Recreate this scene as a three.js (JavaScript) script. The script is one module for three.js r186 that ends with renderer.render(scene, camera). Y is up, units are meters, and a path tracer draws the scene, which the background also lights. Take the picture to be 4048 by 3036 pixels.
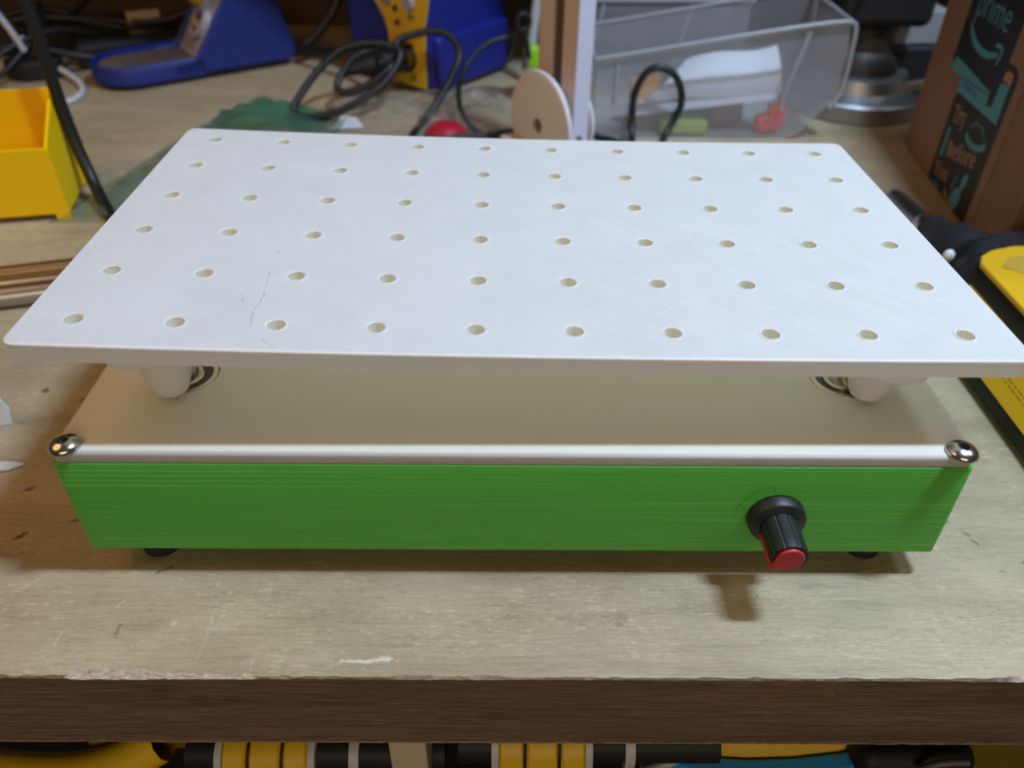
import * as THREE from 'three';
import { mergeGeometries, mergeVertices, toCreasedNormals } from 'three/addons/utils/BufferGeometryUtils.js';
import { RoundedBoxGeometry } from 'three/addons/geometries/RoundedBoxGeometry.js';
import { RectAreaLightUniformsLib } from 'three/addons/lights/RectAreaLightUniformsLib.js';

// ------------------------------------------------------------------ camera, exposure, room tone, lamps
const MM = 0.001;
const scene = new THREE.Scene();
const camera = new THREE.PerspectiveCamera(50.69, 1024 / 769, 0.01, 10);
camera.position.set(-2.14 * MM, 182.8 * MM, 148.38 * MM);
camera.rotation.set(-0.66109, -0.00838, 0.01128, 'YXZ');
camera.focus = 0.222;
camera.userData.fStop = 11.5;
const renderer = new THREE.WebGLRenderer({ antialias: true });
renderer.setSize(1024, 769);
renderer.toneMapping = THREE.LinearToneMapping;
renderer.toneMappingExposure = 0.9;
renderer.shadowMap.enabled = true;
scene.background = new THREE.Color().setRGB(0.06, 0.048, 0.034);   // the dim workshop around the bench
RectAreaLightUniformsLib.init();

const TUBE = { at: [322, 800, -4], size: [0.14, 0.04], color: [0.57, 0.765, 1.03], power: 515 };     // unseen cool strip overhead, lights the platform and casts the knob shadow
const SIDE = { at: [950, 1180, -60], color: [0.75, 0.88, 1.0], power: 1.3, soft: 6 };               // unseen cool lamp far right, lights the right side of the lid
const WARM = { at: [-640, 700, 40], color: [1.0, 0.5, 0.19], power: 0.62, soft: 12 };               // unseen warm lamp on the left, tints the shaded bench orange
const FILL = { at: [60, 620, 1400], size: [1.0, 0.5], color: [1.0, 0.81, 0.59], power: 2.0, tilt: -0.42 };        // added warm fill behind the camera, brightens the front faces

// ------------------------------------------------------------------ small helpers
let seed = 20240717;
const rnd = () => { seed = (seed + 0x6d2b79f5) | 0; let t = Math.imul(seed ^ (seed >>> 15), 1 | seed); t = (t + Math.imul(t ^ (t >>> 7), 61 | t)) ^ t; return ((t ^ (t >>> 14)) >>> 0) / 4294967296; };
const V = (x, y, z) => new THREE.Vector3(x, y, z);
const clamp = (x, a = 0, b = 1) => Math.min(b, Math.max(a, x));
const smooth = (a, b, x) => { const t = clamp((x - a) / (b - a)); return t * t * (3 - 2 * t); };
const mix = (a, b, t) => a + (b - a) * t;
function hash(x, y) { let h = Math.imul(x | 0, 374761393) + Math.imul(y | 0, 668265263); h = Math.imul(h ^ (h >>> 13), 1274126177); return ((h ^ (h >>> 16)) >>> 0) / 4294967296; }
function noise(x, y) {
  const ix = Math.floor(x), iy = Math.floor(y), fx = x - ix, fy = y - iy, u = fx * fx * (3 - 2 * fx), v = fy * fy * (3 - 2 * fy);
  const a = hash(ix, iy), b = hash(ix + 1, iy), c = hash(ix, iy + 1), d = hash(ix + 1, iy + 1);
  return a + (b - a) * u + (c - a) * v + (a - b - c + d) * u * v;
}
function fbm(x, y, n = 4) { let s = 0, a = 0.5, t = 0; for (let i = 0; i < n; i++) { s += a * noise(x, y); t += a; a *= 0.5; x = x * 2.03 + 17.1; y = y * 2.03 + 9.7; } return s / t; }
const toS = (c) => { c = clamp(c); return Math.round(255 * (c <= 0.0031308 ? 12.92 * c : 1.055 * Math.pow(c, 1 / 2.4) - 0.055)); };
function colorTex(w, h, fn, wrap = THREE.RepeatWrapping) {   // fn(u, v) -> linear rgb
  const d = new Uint8Array(w * h * 4);
  for (let j = 0; j < h; j++) for (let i = 0; i < w; i++) { const c = fn((i + 0.5) / w, (j + 0.5) / h), k = 4 * (j * w + i); d[k] = toS(c[0]); d[k + 1] = toS(c[1]); d[k + 2] = toS(c[2]); d[k + 3] = 255; }
  const t = new THREE.DataTexture(d, w, h, THREE.RGBAFormat); t.colorSpace = THREE.SRGBColorSpace; return fin(t, wrap);
}
function dataTex(w, h, fn, wrap = THREE.RepeatWrapping) {    // fn(u, v) -> 0..1
  const d = new Uint8Array(w * h * 4);
  for (let j = 0; j < h; j++) for (let i = 0; i < w; i++) { const c = Math.round(255 * clamp(fn((i + 0.5) / w, (j + 0.5) / h))), k = 4 * (j * w + i); d[k] = d[k + 1] = d[k + 2] = c; d[k + 3] = 255; }
  return fin(new THREE.DataTexture(d, w, h, THREE.RGBAFormat), wrap);
}
function fin(t, wrap) { t.wrapS = t.wrapT = wrap; t.magFilter = THREE.LinearFilter; t.minFilter = THREE.LinearFilter; t.needsUpdate = true; return t; }
function span(t, x0, y0, w, h) { t = t.clone(); t.repeat.set(1 / w, 1 / h); t.offset.set(-x0 / w, -y0 / h); t.needsUpdate = true; return t; }  // uv in metres onto the rectangle
const C = (r, g, b) => new THREE.Color().setRGB(r, g, b);
const std = (rgb, roughness = 0.6, more = {}) => new THREE.MeshStandardMaterial({ color: C(...rgb), roughness, ...more });
const phys = (rgb, roughness, more = {}) => new THREE.MeshPhysicalMaterial({ color: C(...rgb), roughness, ...more });

const used = new Map();
function numbered(name) { const n = used.get(name) ?? 0; used.set(name, n + 1); return n ? name + '_' + String(n).padStart(3, '0') : name; }
function tag(o, label, category, group) { o.userData.label = label; o.userData.category = category; if (group) o.userData.group = group; return o; }
function thing(name, label, category, [x, y, z] = [0, 0, 0], turn = 0, group) {
  const o = new THREE.Group(); o.name = numbered(name); o.position.set(x * MM, y * MM, z * MM); o.rotation.y = turn; scene.add(o);
  return tag(o, label, category, group);
}
function join(geos) {
  geos = (Array.isArray(geos) ? geos : [geos]).map((g) => {
    g = g.index ? g.toNonIndexed() : g.clone();
    if (!g.attributes.uv) g.setAttribute('uv', new THREE.BufferAttribute(new Float32Array(g.attributes.position.count * 2), 2));
    if (!g.attributes.normal) g.computeVertexNormals();
    for (const k of Object.keys(g.attributes)) if (!['position', 'normal', 'uv'].includes(k)) g.deleteAttribute(k);
    return g;
  });
  return geos.length > 1 ? mergeGeometries(geos) : geos[0];
}
function obj(name, geos, material, parent = scene, label) {     // geometry in millimetres -> one named mesh
  const m = new THREE.Mesh(join(geos).scale(MM, MM, MM), material);
  m.name = numbered(name); if (parent !== scene) m.name = name; m.castShadow = m.receiveShadow = true; if (label) m.userData.label = label; parent.add(m); return m;
}
const struct = (o) => { o.userData.kind = 'structure'; return o; };
const at = (g, x, y, z, rx = 0, ry = 0, rz = 0) => g.applyMatrix4(new THREE.Matrix4().compose(V(x, y, z), new THREE.Quaternion().setFromEuler(new THREE.Euler(rx, ry, rz, 'YXZ')), V(1, 1, 1)));
const box = (w, h, d, x, y, z, r = 0.6, ry = 0, rx = 0, rz = 0) => at(new RoundedBoxGeometry(w, h, d, 2, Math.min(r, w / 2.1, h / 2.1, d / 2.1)), x, y, z, rx, ry, rz);
const cyl = (r0, r1, h, x, y, z, n = 32, rx = 0, ry = 0, rz = 0) => at(new THREE.CylinderGeometry(r1, r0, h, n), x, y, z, rx, ry, rz);
const lathe = (pts, n = 40) => toCreasedNormals(new THREE.LatheGeometry(pts.map(([r, y]) => new THREE.Vector2(r, y)), n), 0.6);
const tube = (pts, r, seg = 60, closed = false, n = 10) => new THREE.TubeGeometry(new THREE.CatmullRomCurve3(pts.map((p) => V(...p)), closed, 'centripetal'), seg, r, n, closed);
const caps = (pts, r) => [pts[0], pts[pts.length - 1]].map((p) => at(new THREE.SphereGeometry(r, 10, 8), ...p));
function planar(g, ax, ay) { const p = g.attributes.position, u = new Float32Array(p.count * 2); for (let i = 0; i < p.count; i++) { u[2 * i] = p.getComponent(i, ax) * MM; u[2 * i + 1] = p.getComponent(i, ay) * MM; } g.setAttribute('uv', new THREE.BufferAttribute(u, 2)); return g; }
function extrude(pts, depth, bevel = 0.6, holes = [], seg = 2) {   // outline in x, y; thickness along z
  const s = new THREE.Shape(pts.map(([x, y]) => new THREE.Vector2(x, y)));
  for (const h of holes) s.holes.push(new THREE.Path(h.map(([x, y]) => new THREE.Vector2(x, y))));
  return new THREE.ExtrudeGeometry(s, { depth: depth - 2 * bevel, bevelEnabled: bevel > 0, bevelThickness: bevel, bevelSize: bevel, bevelOffset: -bevel, bevelSegments: seg, curveSegments: 12 }).translate(0, 0, bevel);
}
const lay = (g, y = 0) => g.rotateX(-Math.PI / 2).translate(0, y, 0);   // x, y outline becomes x, -z; thickness becomes height
function rounded(hx, hz, r, step = 4) {       // rounded rectangle, points [x, z, nx, nz]
  const out = [], q = [[1, 1, 0], [-1, 1, 90], [-1, -1, 180], [1, -1, 270]];
  q.forEach(([sx, sz, a0], k) => {
    for (let i = 0; i <= 8; i++) { const a = ((a0 + (i * 90) / 8) * Math.PI) / 180; out.push([sx * (hx - r) + r * Math.cos(a), sz * (hz - r) + r * Math.sin(a), Math.cos(a), Math.sin(a)]); }
    const last = out[out.length - 1], [nx, nz, na] = q[(k + 1) % 4], a = (na * Math.PI) / 180, e = [nx * (hx - r) + r * Math.cos(a), nz * (hz - r) + r * Math.sin(a)];
    const n = Math.max(1, Math.round(Math.hypot(e[0] - last[0], e[1] - last[1]) / step));
    for (let i = 1; i < n; i++) out.push([mix(last[0], e[0], i / n), mix(last[1], e[1], i / n), last[2], last[3]]);
  });
  return out;
}
function prism(outline, profile, { top = true, bottom = true, crease = 0.5, bend } = {}) {   // profile: [inset, y] from the bottom up; uv in metres
  const pos = [], uv = [], n = outline.length, y = (x, h) => (bend ? h + bend(x) : h);
  let len = 0; const per = outline.map((p, i) => { const q = outline[(i + 1) % n], l = len; len += Math.hypot(q[0] - p[0], q[1] - p[1]); return l; });
  const P = (i, k) => { const p = outline[i % n], [ins, h] = profile[k], x = p[0] - p[2] * ins; return [x, y(x, h), p[1] - p[3] * ins]; };
  const push = (tri) => tri.forEach(([i, k]) => { pos.push(...P(i, k)); uv.push((i === n ? len : per[i % n]) * MM, profile[k][1] * MM); });
  for (let k = 0; k + 1 < profile.length; k++) for (let i = 0; i < n; i++) { push([[i, k], [i, k + 1], [i + 1, k + 1]]); push([[i, k], [i + 1, k + 1], [i + 1, k]]); }
  const cap = (k, up) => {
    const c = outline.map((_, i) => { const p = P(i, k); return new THREE.Vector2(p[0], p[2]); });
    for (const f of THREE.ShapeUtils.triangulateShape(c, [])) for (const i of up ? [f[0], f[2], f[1]] : f) { const p = P(i, k); pos.push(...p); uv.push(p[0] * MM, p[2] * MM); }
  };
  if (bottom) cap(0, false);
  if (top) cap(profile.length - 1, true);
  const g = new THREE.BufferGeometry();
  g.setAttribute('position', new THREE.Float32BufferAttribute(pos, 3)); g.setAttribute('uv', new THREE.Float32BufferAttribute(uv, 2));
  return toCreasedNormals(g, crease);
}
function sheet(nu, nv, f, thick = 0) {         // f(u, v) -> [x, y, z]; a bent film
  const g = new THREE.PlaneGeometry(1, 1, nu, nv), p = g.attributes.position, t = g.attributes.uv;
  for (let i = 0; i < p.count; i++) p.setXYZ(i, ...f(t.getX(i), t.getY(i)));
  g.computeVertexNormals(); return g;
}

// ------------------------------------------------------------------ unseen lamps and an added fill panel (outside the frame)
function lampThing(name, label, { at: [x, y, z], color, power, soft }, aim) {
  const t = thing(name, label, 'lamp', [x, y, z]);
  const bulb = obj('bulb', new THREE.SphereGeometry(10 * soft, 20, 14), std([0.8, 0.8, 0.8], 0.5, { emissive: C(...color), emissiveIntensity: 10 / soft }), t);
  obj('socket', cyl(9, 12, 40, 0, 10 * soft + 22, 0, 24), std([0.05, 0.05, 0.05], 0.5), t);
  const l = new THREE.PointLight(C(...color), power, 0, 2); l.position.set(0, 0, 0); l.castShadow = true; l.shadow.radius = soft; l.name = 'light'; t.add(l);
  return t;
}
lampThing('unseen_right_lamp', 'unseen cool lamp far right of the bench, lights the right side of the lid', SIDE);
lampThing('unseen_warm_lamp', 'unseen warm lamp left of the bench, lights the shaded left side orange', WARM);
for (const [name, label, S, glow] of [['unseen_strip_light', 'unseen cool strip light above the shaker, lights the platform and bench top', TUBE, 10], ['fill_panel', 'added warm fill panel behind the camera, brightens the front faces', FILL, 1.7]]) {
  const t = thing(name, label, 'lamp', S.at), [w, h] = S.size; t.rotation.x = S.tilt ?? -Math.PI / 2;     // the panel faces its own -z
  obj('diffuser', box(w * 1000, h * 1000, 6, 0, 0, 4, 2), std([0.8, 0.8, 0.8], 0.6, { emissive: C(...S.color), emissiveIntensity: glow }), t);
  obj('housing', box(w * 1000 + 20, h * 1000 + 20, 50, 0, 0, 33, 4), std([0.7, 0.7, 0.7], 0.5), t);
  const l = new THREE.RectAreaLight(C(...S.color), S.power, w, h); l.position.z = -0.002; l.name = 'light'; t.add(l);
}

// ------------------------------------------------------------------ the bench
const TOPZ = 33.5, DEEP = 31.4;
function wood(x, z) {                           // plywood veneer, grain along x; millimetres in, linear colour out
  const warp = 9 * fbm(x / 120, z / 45, 3), ring = Math.abs(Math.sin((z + warp * 2.2) * 0.16 + 1.7 * fbm(x / 160, z / 18, 2)));
  const broad = fbm(x / 60, z / 9, 3), fibre = noise(x / 7, z / 0.5), fine = noise(x / 2.4 + 40, z / 0.24), dot = noise(x / 0.8, z / 0.35 + 7), blotch = fbm(x / 26 + 9, z / 15 + 3, 4), big = fbm(x / 130 + 2, z / 60, 2);
  let t = 0.52 + 0.2 * (broad - 0.5) + 0.12 * (fibre - 0.5) + 0.2 * (fine - 0.5) + 0.16 * (dot - 0.5) - 0.12 * Math.pow(ring, 14) * smooth(0.35, 0.6, noise(x / 45, z / 12)) + 0.5 * (blotch - 0.5) + 0.4 * (big - 0.5);
  const dark = smooth(0.7, 0.84, noise(x / 14 + 70, z / 0.6 + 20)) * 0.17 * smooth(0.4, 0.6, fbm(x / 60 + 5, z / 20, 2));
  const fleck = smooth(0.7, 0.86, noise(x / 2.1 + 3, z / 0.34 + 50)) * smooth(0.35, 0.65, fbm(x / 18, z / 8, 2)), pore = smooth(0.78, 0.9, noise(x / 1.5 + 90, z / 0.3)) * smooth(0.4, 0.65, fbm(x / 13 + 6, z / 7, 2)), grit = hash(Math.floor(x * 3.1), Math.floor(z * 3.1)) - 0.5;
  t = clamp(t - dark + 0.34 * fleck - 0.3 * pore + 0.06 * grit, 0, 1);
  return [mix(0.25, 0.52, t), mix(0.192, 0.425, t), mix(0.104, 0.27, t)];
}
const marks = [];                               // stains and scuffs where the photograph shows them: [x, z, rx, rz, turn, colour, strength]
const dk = [0.05, 0.03, 0.018], lt = [0.72, 0.66, 0.55];
for (const m of [[-168, -81, 1.6, 1.3, 0.3, dk, 0.9], [-151.1, -75.3, 2.9, 1.3, 0.75, dk, 0.9], [-144, -55, 2.6, 2.1, 0.4, dk, 0.55], [-150.5, -32, 1.9, 0.9, -0.6, dk, 0.9], [-131, -18.6, 2.2, 1.0, -0.35, dk, 0.65], [-128, -21.5, 1.7, 0.5, -0.3, dk, 0.4], [-144.6, -12.4, 2.2, 0.9, -0.75, dk, 0.95],
  [-98, -0.5, 3.2, 0.5, -0.55, dk, 0.7], [-37, 28.8, 6.6, 0.55, -0.02, lt, 0.85], [-32.5, 28.1, 1.6, 0.7, 0, lt, 0.6], [-80.2, 20, 0.45, 12, 0, lt, 0.13], [-66, 29, 0.3, 3.2, 0, lt, 0.18], [-77, 19.3, 4, 0.3, -0.12, lt, 0.32], [29, 15.4, 1.7, 1.9, 0.3, dk, 0.22], [28, 17.6, 1.4, 0.8, 0, dk, 0.3], [67, 8.2, 0.4, 0.35, 0, dk, 0.8],
  [-134, 5, 8, 0.4, -0.75, lt, 0.2], [-106, 11.5, 2.4, 0.4, -0.9, lt, 0.3], [-104, 19.5, 0.7, 1.7, 0, dk, 0.45], [-118.5, 22.5, 0.3, 2.6, 0.1, lt, 0.3], [-90, 17.4, 1.3, 1.1, 0.5, lt, 0.35], [131, -20, 1.1, 0.8, 0.4, dk, 0.6], [135, -15.2, 1.2, 0.6, 0.7, dk, 0.55], [136.4, -12, 1.6, 0.6, 0.9, dk, 0.7], [148, -4, 1.4, 0.5, 0, dk, 0.7], [139, -1, 1.2, 0.5, 0.1, dk, 0.35],
  [10, 27, 20, 0.5, -0.06, dk, 0.14], [60, 23.5, 26, 0.6, -0.1, dk, 0.12], [92, 18, 18, 0.5, 0.05, dk, 0.12]]) marks.push(m);
function marked(x0, z0, c) {
  const x = x0 + 0.7 * (noise(z0 / 2.2, 5) - 0.5) + 0.25 * (noise(x0 * 2, z0 * 2) - 0.5), z = z0 + 0.8 * (noise(x0 / 2.5, 9) - 0.5) + 0.25 * (noise(x0 * 2 + 9, z0 * 2) - 0.5);
  for (const [mx, mz, rx, rz, a, col, s] of marks) {
    const dx = x - mx, dz = z - mz; if (Math.abs(dx) > 30 || Math.abs(dz) > 16) continue;
    const u = (dx * Math.cos(a) + dz * Math.sin(a)) / rx, v = (-dx * Math.sin(a) + dz * Math.cos(a)) / rz, d = Math.sqrt(u * u + v * v) + 0.7 * (noise(x / 0.9, z / 0.6) - 0.5);
    const k = s * smooth(1.15, 0.75, d) * mix(0.6, 1, noise(x / 0.7 + 8, z / 0.5)); if (k > 0) c = [mix(c[0], col[0], k), mix(c[1], col[1], k), mix(c[2], col[2], k)];
  }
  return c;
}
const SPLIT = -122;
{
  const bench = struct(thing('workbench', 'worn plywood workbench with a dark brown front edge', 'workbench'));
  delete bench.userData.category; delete bench.userData.label;
  const wNear = 520, wFar = 1500, dFar = 460;
  const near = colorTex(2048, 640, (u, v) => { const x = -260 + u * wNear, z = SPLIT + v * (TOPZ - SPLIT); return marked(x, z, wood(x, z)); }, THREE.MirroredRepeatWrapping);
  const far = colorTex(2048, 768, (u, v) => wood(-750 + u * wFar, SPLIT - dFar + v * dFar), THREE.MirroredRepeatWrapping);
  const nearBump = dataTex(2048, 640, (u, v) => { const x = -260 + u * wNear, z = SPLIT + v * (TOPZ - SPLIT); return 0.5 * noise(x / 5, z / 0.5) + 0.3 * noise(x / 2.2, z / 0.3) + 0.2 * fbm(x / 3, z / 3, 2); }, THREE.MirroredRepeatWrapping);
  const mNear = std([1, 1, 1], 0.52, { map: span(near, -0.26, SPLIT * MM, wNear * MM, (TOPZ - SPLIT) * MM), bumpMap: span(nearBump, -0.26, SPLIT * MM, wNear * MM, (TOPZ - SPLIT) * MM), bumpScale: 0.00012 });
  const mFar = std([1, 1, 1], 0.6, { map: span(far, -0.75, (SPLIT - dFar) * MM, wFar * MM, dFar * MM) });
  const lip = (x) => {                          // how far the veneer is broken away along the front edge
    let d = 0.25 + 0.55 * Math.pow(noise(x / 3.2, 4), 2) + 0.5 * smooth(0.6, 0.8, noise(x / 14, 9)) * noise(x / 1.1, 2);
    d += smooth(-112.5, -110, x) * smooth(-63, -67, x) * (2.0 + 0.8 * (noise(x / 6, 7) - 0.5) - 1.1 * smooth(-93, -90, x) + 0.5 * (noise(x / 2, 3) - 0.5) + 0.18 * (noise(x / 0.7, 13) - 0.5));
    d += smooth(-32, -28, x) * smooth(2, -4, x) * (0.1 + 0.5 * noise(x / 1.4, 5)); d += smooth(124, 127, x) * smooth(150, 146, x) * (0.8 + 0.5 * noise(x / 1.7, 5));
    return d;
  };
  const NX = 620, X = (i) => -310 + i;
  const quadStrip = (fa, fb, ax, ay) => { const pos = []; for (let i = 0; i < NX; i++) { const a = fa(X(i)), b = fb(X(i)), c = fb(X(i + 1)), d = fa(X(i + 1)); pos.push(...a, ...b, ...c, ...a, ...c, ...d); } const g = new THREE.BufferGeometry(); g.setAttribute('position', new THREE.Float32BufferAttribute(pos, 3)); g.computeVertexNormals(); return planar(g, ax, ay); };
  obj('bench_top', [quadStrip((x) => [x, 0, SPLIT], (x) => [x, 0, TOPZ - lip(x)], 0, 2)], mNear, bench);
  obj('bench_top', [planar(new THREE.PlaneGeometry(1500, dFar, 60, 10).rotateX(-Math.PI / 2).translate(0, 0, SPLIT - dFar / 2), 0, 2)], mFar, bench);
  obj('bench_side', [box(440, DEEP, TOPZ - SPLIT - 0.4, 531, -DEEP / 2, (TOPZ + SPLIT) / 2, 0.3), box(440, DEEP, TOPZ - SPLIT - 0.4, -531, -DEEP / 2, (TOPZ + SPLIT) / 2, 0.3)], std([0.42, 0.35, 0.23], 0.6), bench);
  const drop = (x) => 0.3 + 0.25 * lip(x) + 0.3 * noise(x / 1.3, 21);
  const wornTex = colorTex(2048, 64, (u, v) => {
    const x = -310 + u * 620, chip = smooth(-112.5, -111, x) * smooth(-63, -65, x) + 0.25 * smooth(-33, -29, x) * smooth(3, -3, x) + 0.8 * smooth(124, 127, x) * smooth(150, 146, x), g = noise(x / 0.4, v * 12) * 0.45 + noise(x / 1.4, v * 9) * 0.55;
    const k = clamp(chip + 0.35 * smooth(0.55, 0.75, noise(x / 2.4, 1.5))), s = 0.45 + 0.8 * g;
    return [mix(0.2, 0.5, k) * s, mix(0.13, 0.4, k) * s, mix(0.09, 0.285, k) * s];
  });
  obj('worn_edge', [quadStrip((x) => [x, 0, TOPZ - lip(x)], (x) => [x, -drop(x), TOPZ], 0, 1)], std([1, 1, 1], 0.9, { map: span(wornTex, -0.31, -0.002, 0.62, 0.002) }), bench, 'splintered pale upper edge of the bench front');
  const holes = [[65.4, -7.5, 1.7, 0.8, 0.1], [80.8, -6.2, 1.3, 1.5, 0.3], [82.6, -5.0, 3.2, 0.35, -0.1]], groove = [-38.3, -4.6, 7.6, 0.5];
  const pit = (x, y) => { let k = 0; for (const [hx, hy, rx, ry, a] of holes) { const dx = x - hx, dy = y - hy, u = (dx * Math.cos(a) + dy * Math.sin(a)) / rx, v = (-dx * Math.sin(a) + dy * Math.cos(a)) / ry; k = Math.max(k, smooth(1.1, 0.7, Math.hypot(u, v) + 0.4 * (noise(x * 2, y * 2) - 0.5))); } return k; };
  const cut = (x, y) => smooth(groove[2], groove[2] - 1, Math.abs(x - groove[0])) * smooth(groove[3], 0.1, Math.abs(y - groove[1]));
  const edgeFn = (u, v) => { const x = -260 + u * 520, y = -DEEP + v * DEEP; return [x, y]; };
  const edgeTex = colorTex(2048, 256, (u, v) => {
    const [x, y] = edgeFn(u, v), line = noise(x / 13, y / 0.3), f2 = noise(x / 4.5, y / 0.2), b = fbm(x / 60, y / 9, 3) * 0.7 + 0.3 * noise(x / 1.2, y / 0.25), rub = smooth(-DEEP + 1.7, -DEEP + 0.6, y + 0.7 * noise(x / 1.5, 3)), sc = smooth(0.78, 0.9, noise(x / 5 + y * 0.6, y / 0.5 + x / 30)) * 0.25;
    let t = 0.6 + 0.34 * (line - 0.5) + 0.34 * (f2 - 0.5) + 0.5 * (b - 0.5) + 0.6 * sc;
    let c = [0.285 * t, 0.187 * t, 0.128 * t];
    const r = rub * (0.4 + 0.6 * noise(x / 0.8, y / 0.4)); c = [mix(c[0], 0.4, r), mix(c[1], 0.29, r), mix(c[2], 0.21, r)];
    const g = cut(x, y); c = [mix(c[0], 0.2, g), mix(c[1], 0.075, g), mix(c[2], 0.045, g)];
    const p = pit(x, y); return [mix(c[0], 0.4, p * 0.3), mix(c[1], 0.26, p * 0.3), mix(c[2], 0.16, p * 0.3)];
  });
  const edgeBump = dataTex(2048, 256, (u, v) => { const [x, y] = edgeFn(u, v); return 0.55 * (0.5 * noise(x / 13, y / 0.3) + 0.5 * noise(x / 4.5, y / 0.2)) + 0.45 * (1 - 0.7 * cut(x, y)); });
  const low = (x) => 0.5 * noise(x / 1.3, 11) * noise(x / 6, 12);
  const gouges = [[65.4, -7.6, 1.9, 0.85, 0.12], [80.9, -6.3, 1.5, 1.5, 0.5], [83.6, -5.0, 2.0, 0.3, 0.12]].map(([cx, cy, rx, ry, a], k) => Array.from({ length: 18 }, (_, i) => { const t = (i / 18) * 2 * Math.PI, w = 0.75 + 0.5 * hash(i, k + 3), u = rx * w * Math.cos(t), v = ry * w * Math.sin(t); return [cx + u * Math.cos(a) - v * Math.sin(a), cy + u * Math.sin(a) + v * Math.cos(a)]; }));
  const rimPts = []; for (let i = 0; i <= NX; i++) rimPts.push(new THREE.Vector2(X(i), -drop(X(i)))); for (let i = NX; i >= 0; i--) rimPts.push(new THREE.Vector2(X(i), -DEEP + low(X(i))));
  const face = new THREE.Shape(rimPts);
  gouges.forEach((g) => face.holes.push(new THREE.Path(g.map(([a, b]) => new THREE.Vector2(a, b)))));
  const pits = gouges.map((g) => { const n = g.length, cx = g.reduce((q, p) => q + p[0], 0) / n, cy = g.reduce((q, p) => q + p[1], 0) / n + 0.25, pos = []; for (let i = 0; i < n; i++) { const a = g[i], b = g[(i + 1) % n], m = (p) => [mix(p[0], cx, 0.45), mix(p[1], cy, 0.45), TOPZ - 1.9], A = [a[0], a[1], TOPZ], B = [b[0], b[1], TOPZ]; pos.push(...A, ...m(a), ...B, ...B, ...m(a), ...m(b), ...m(a), cx, cy, TOPZ - 2.3, ...m(b)); } const geo = new THREE.BufferGeometry(); geo.setAttribute('position', new THREE.Float32BufferAttribute(pos, 3)); geo.computeVertexNormals(); return geo; });
  obj('gouge', pits, std([0.34, 0.17, 0.09], 0.8), bench, 'raw reddish wood inside the two gouges of the bench front');
  obj('front_edge', [planar(new THREE.ShapeGeometry(face).translate(0, 0, TOPZ), 0, 1)], std([1, 1, 1], 0.62, { map: span(edgeTex, -0.26, -DEEP * MM, 0.52, DEEP * MM), bumpMap: span(edgeBump, -0.26, -DEEP * MM, 0.52, DEEP * MM), bumpScale: 0.00035 }), bench, 'dark brown front edge of the bench with two small gouges');
  obj('bench_underside', [box(1500, 4, TOPZ - SPLIT + dFar - 1, 0, -DEEP + 2.4, (TOPZ + SPLIT - dFar) / 2 - 0.6, 0.3)], std([0.12, 0.08, 0.05], 0.8), bench);
  // the dark board behind the bench
  const bw = colorTex(512, 128, (u, v) => { const x = u * 1600, y = v * 400, t = 0.5 + 0.5 * fbm(x / 90, y / 5, 4); return [0.075 * t, 0.04 * t, 0.022 * t]; });
  const back = struct(thing('back_board', '', '', [0, 0, -578])); delete back.userData.category; delete back.userData.label;
  obj('panel', planar(new THREE.BoxGeometry(1600, 520, 12).translate(0, 200, -6), 0, 1), std([1, 1, 1], 0.7, { map: span(bw, -0.8, 0, 1.6, 0.4) }), back);
  const over = struct(thing('unseen_upper_shelf', '', '', [0, 250, -455])); delete over.userData.category; delete over.userData.label;  // out of view, placed to shade the back of the bench
  obj('board', box(1600, 18, 246, 0, 9, 0), std([0.2, 0.14, 0.09], 0.7), over);
  const shelf = struct(thing('lower_shelf', '', '', [0, -260, -130])); delete shelf.userData.category; delete shelf.userData.label;
  obj('board', box(1500, 16, 420, 0, -8, 0), std([0.02, 0.018, 0.016], 0.8), shelf);
}

// ------------------------------------------------------------------ the shaker
const stripes = (n, k) => dataTex(8, 512, (u, v) => 0.5 + 0.5 * Math.sin(v * n * 2 * Math.PI) * 0.8 + k * (hash(Math.floor(v * n), 5) - 0.5));
const diag = dataTex(512, 512, (u, v) => { const s = (u - v) * 32, l = Math.floor(s), r = Math.abs(s - l - 0.5) * 2, on = smooth(0.35, 0.6, fbm(u * 5 + 3, v * 5, 3)); return 0.85 - (0.55 * r * r) * mix(0.35, 1, on) + 0.25 * (hash(((l % 32) + 32) % 32, 3) - 0.5); });
const scuffs = [[[-66.8, 20.9], [-67.3, 22.4], [-67.8, 23.6]], [[-67.4, 34.6], [-66.8, 41.4], [-66.2, 46], [-66.4, 50.6], [-66.9, 54], [-66.5, 58], [-65.8, 61.7]], [[-62, 66.4], [-60.4, 68], [-58.8, 69.3]], [[-72.7, 46.4], [-71.6, 46.2], [-70.7, 47.6], [-71, 49.4]], [[-26.2, 34], [-25.9, 34.4]], [[33.7, 63.7], [34, 63.9]], [[55.6, 65.6], [55.9, 65.7]], [[-60, 5.2], [-59, 6.2]]];
const segDist = (x, z, a, b) => { const dx = b[0] - a[0], dz = b[1] - a[1], t = clamp(((x - a[0]) * dx + (z - a[1]) * dz) / (dx * dx + dz * dz)); return Math.hypot(x - a[0] - dx * t, z - a[1] - dz * t); };
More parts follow.
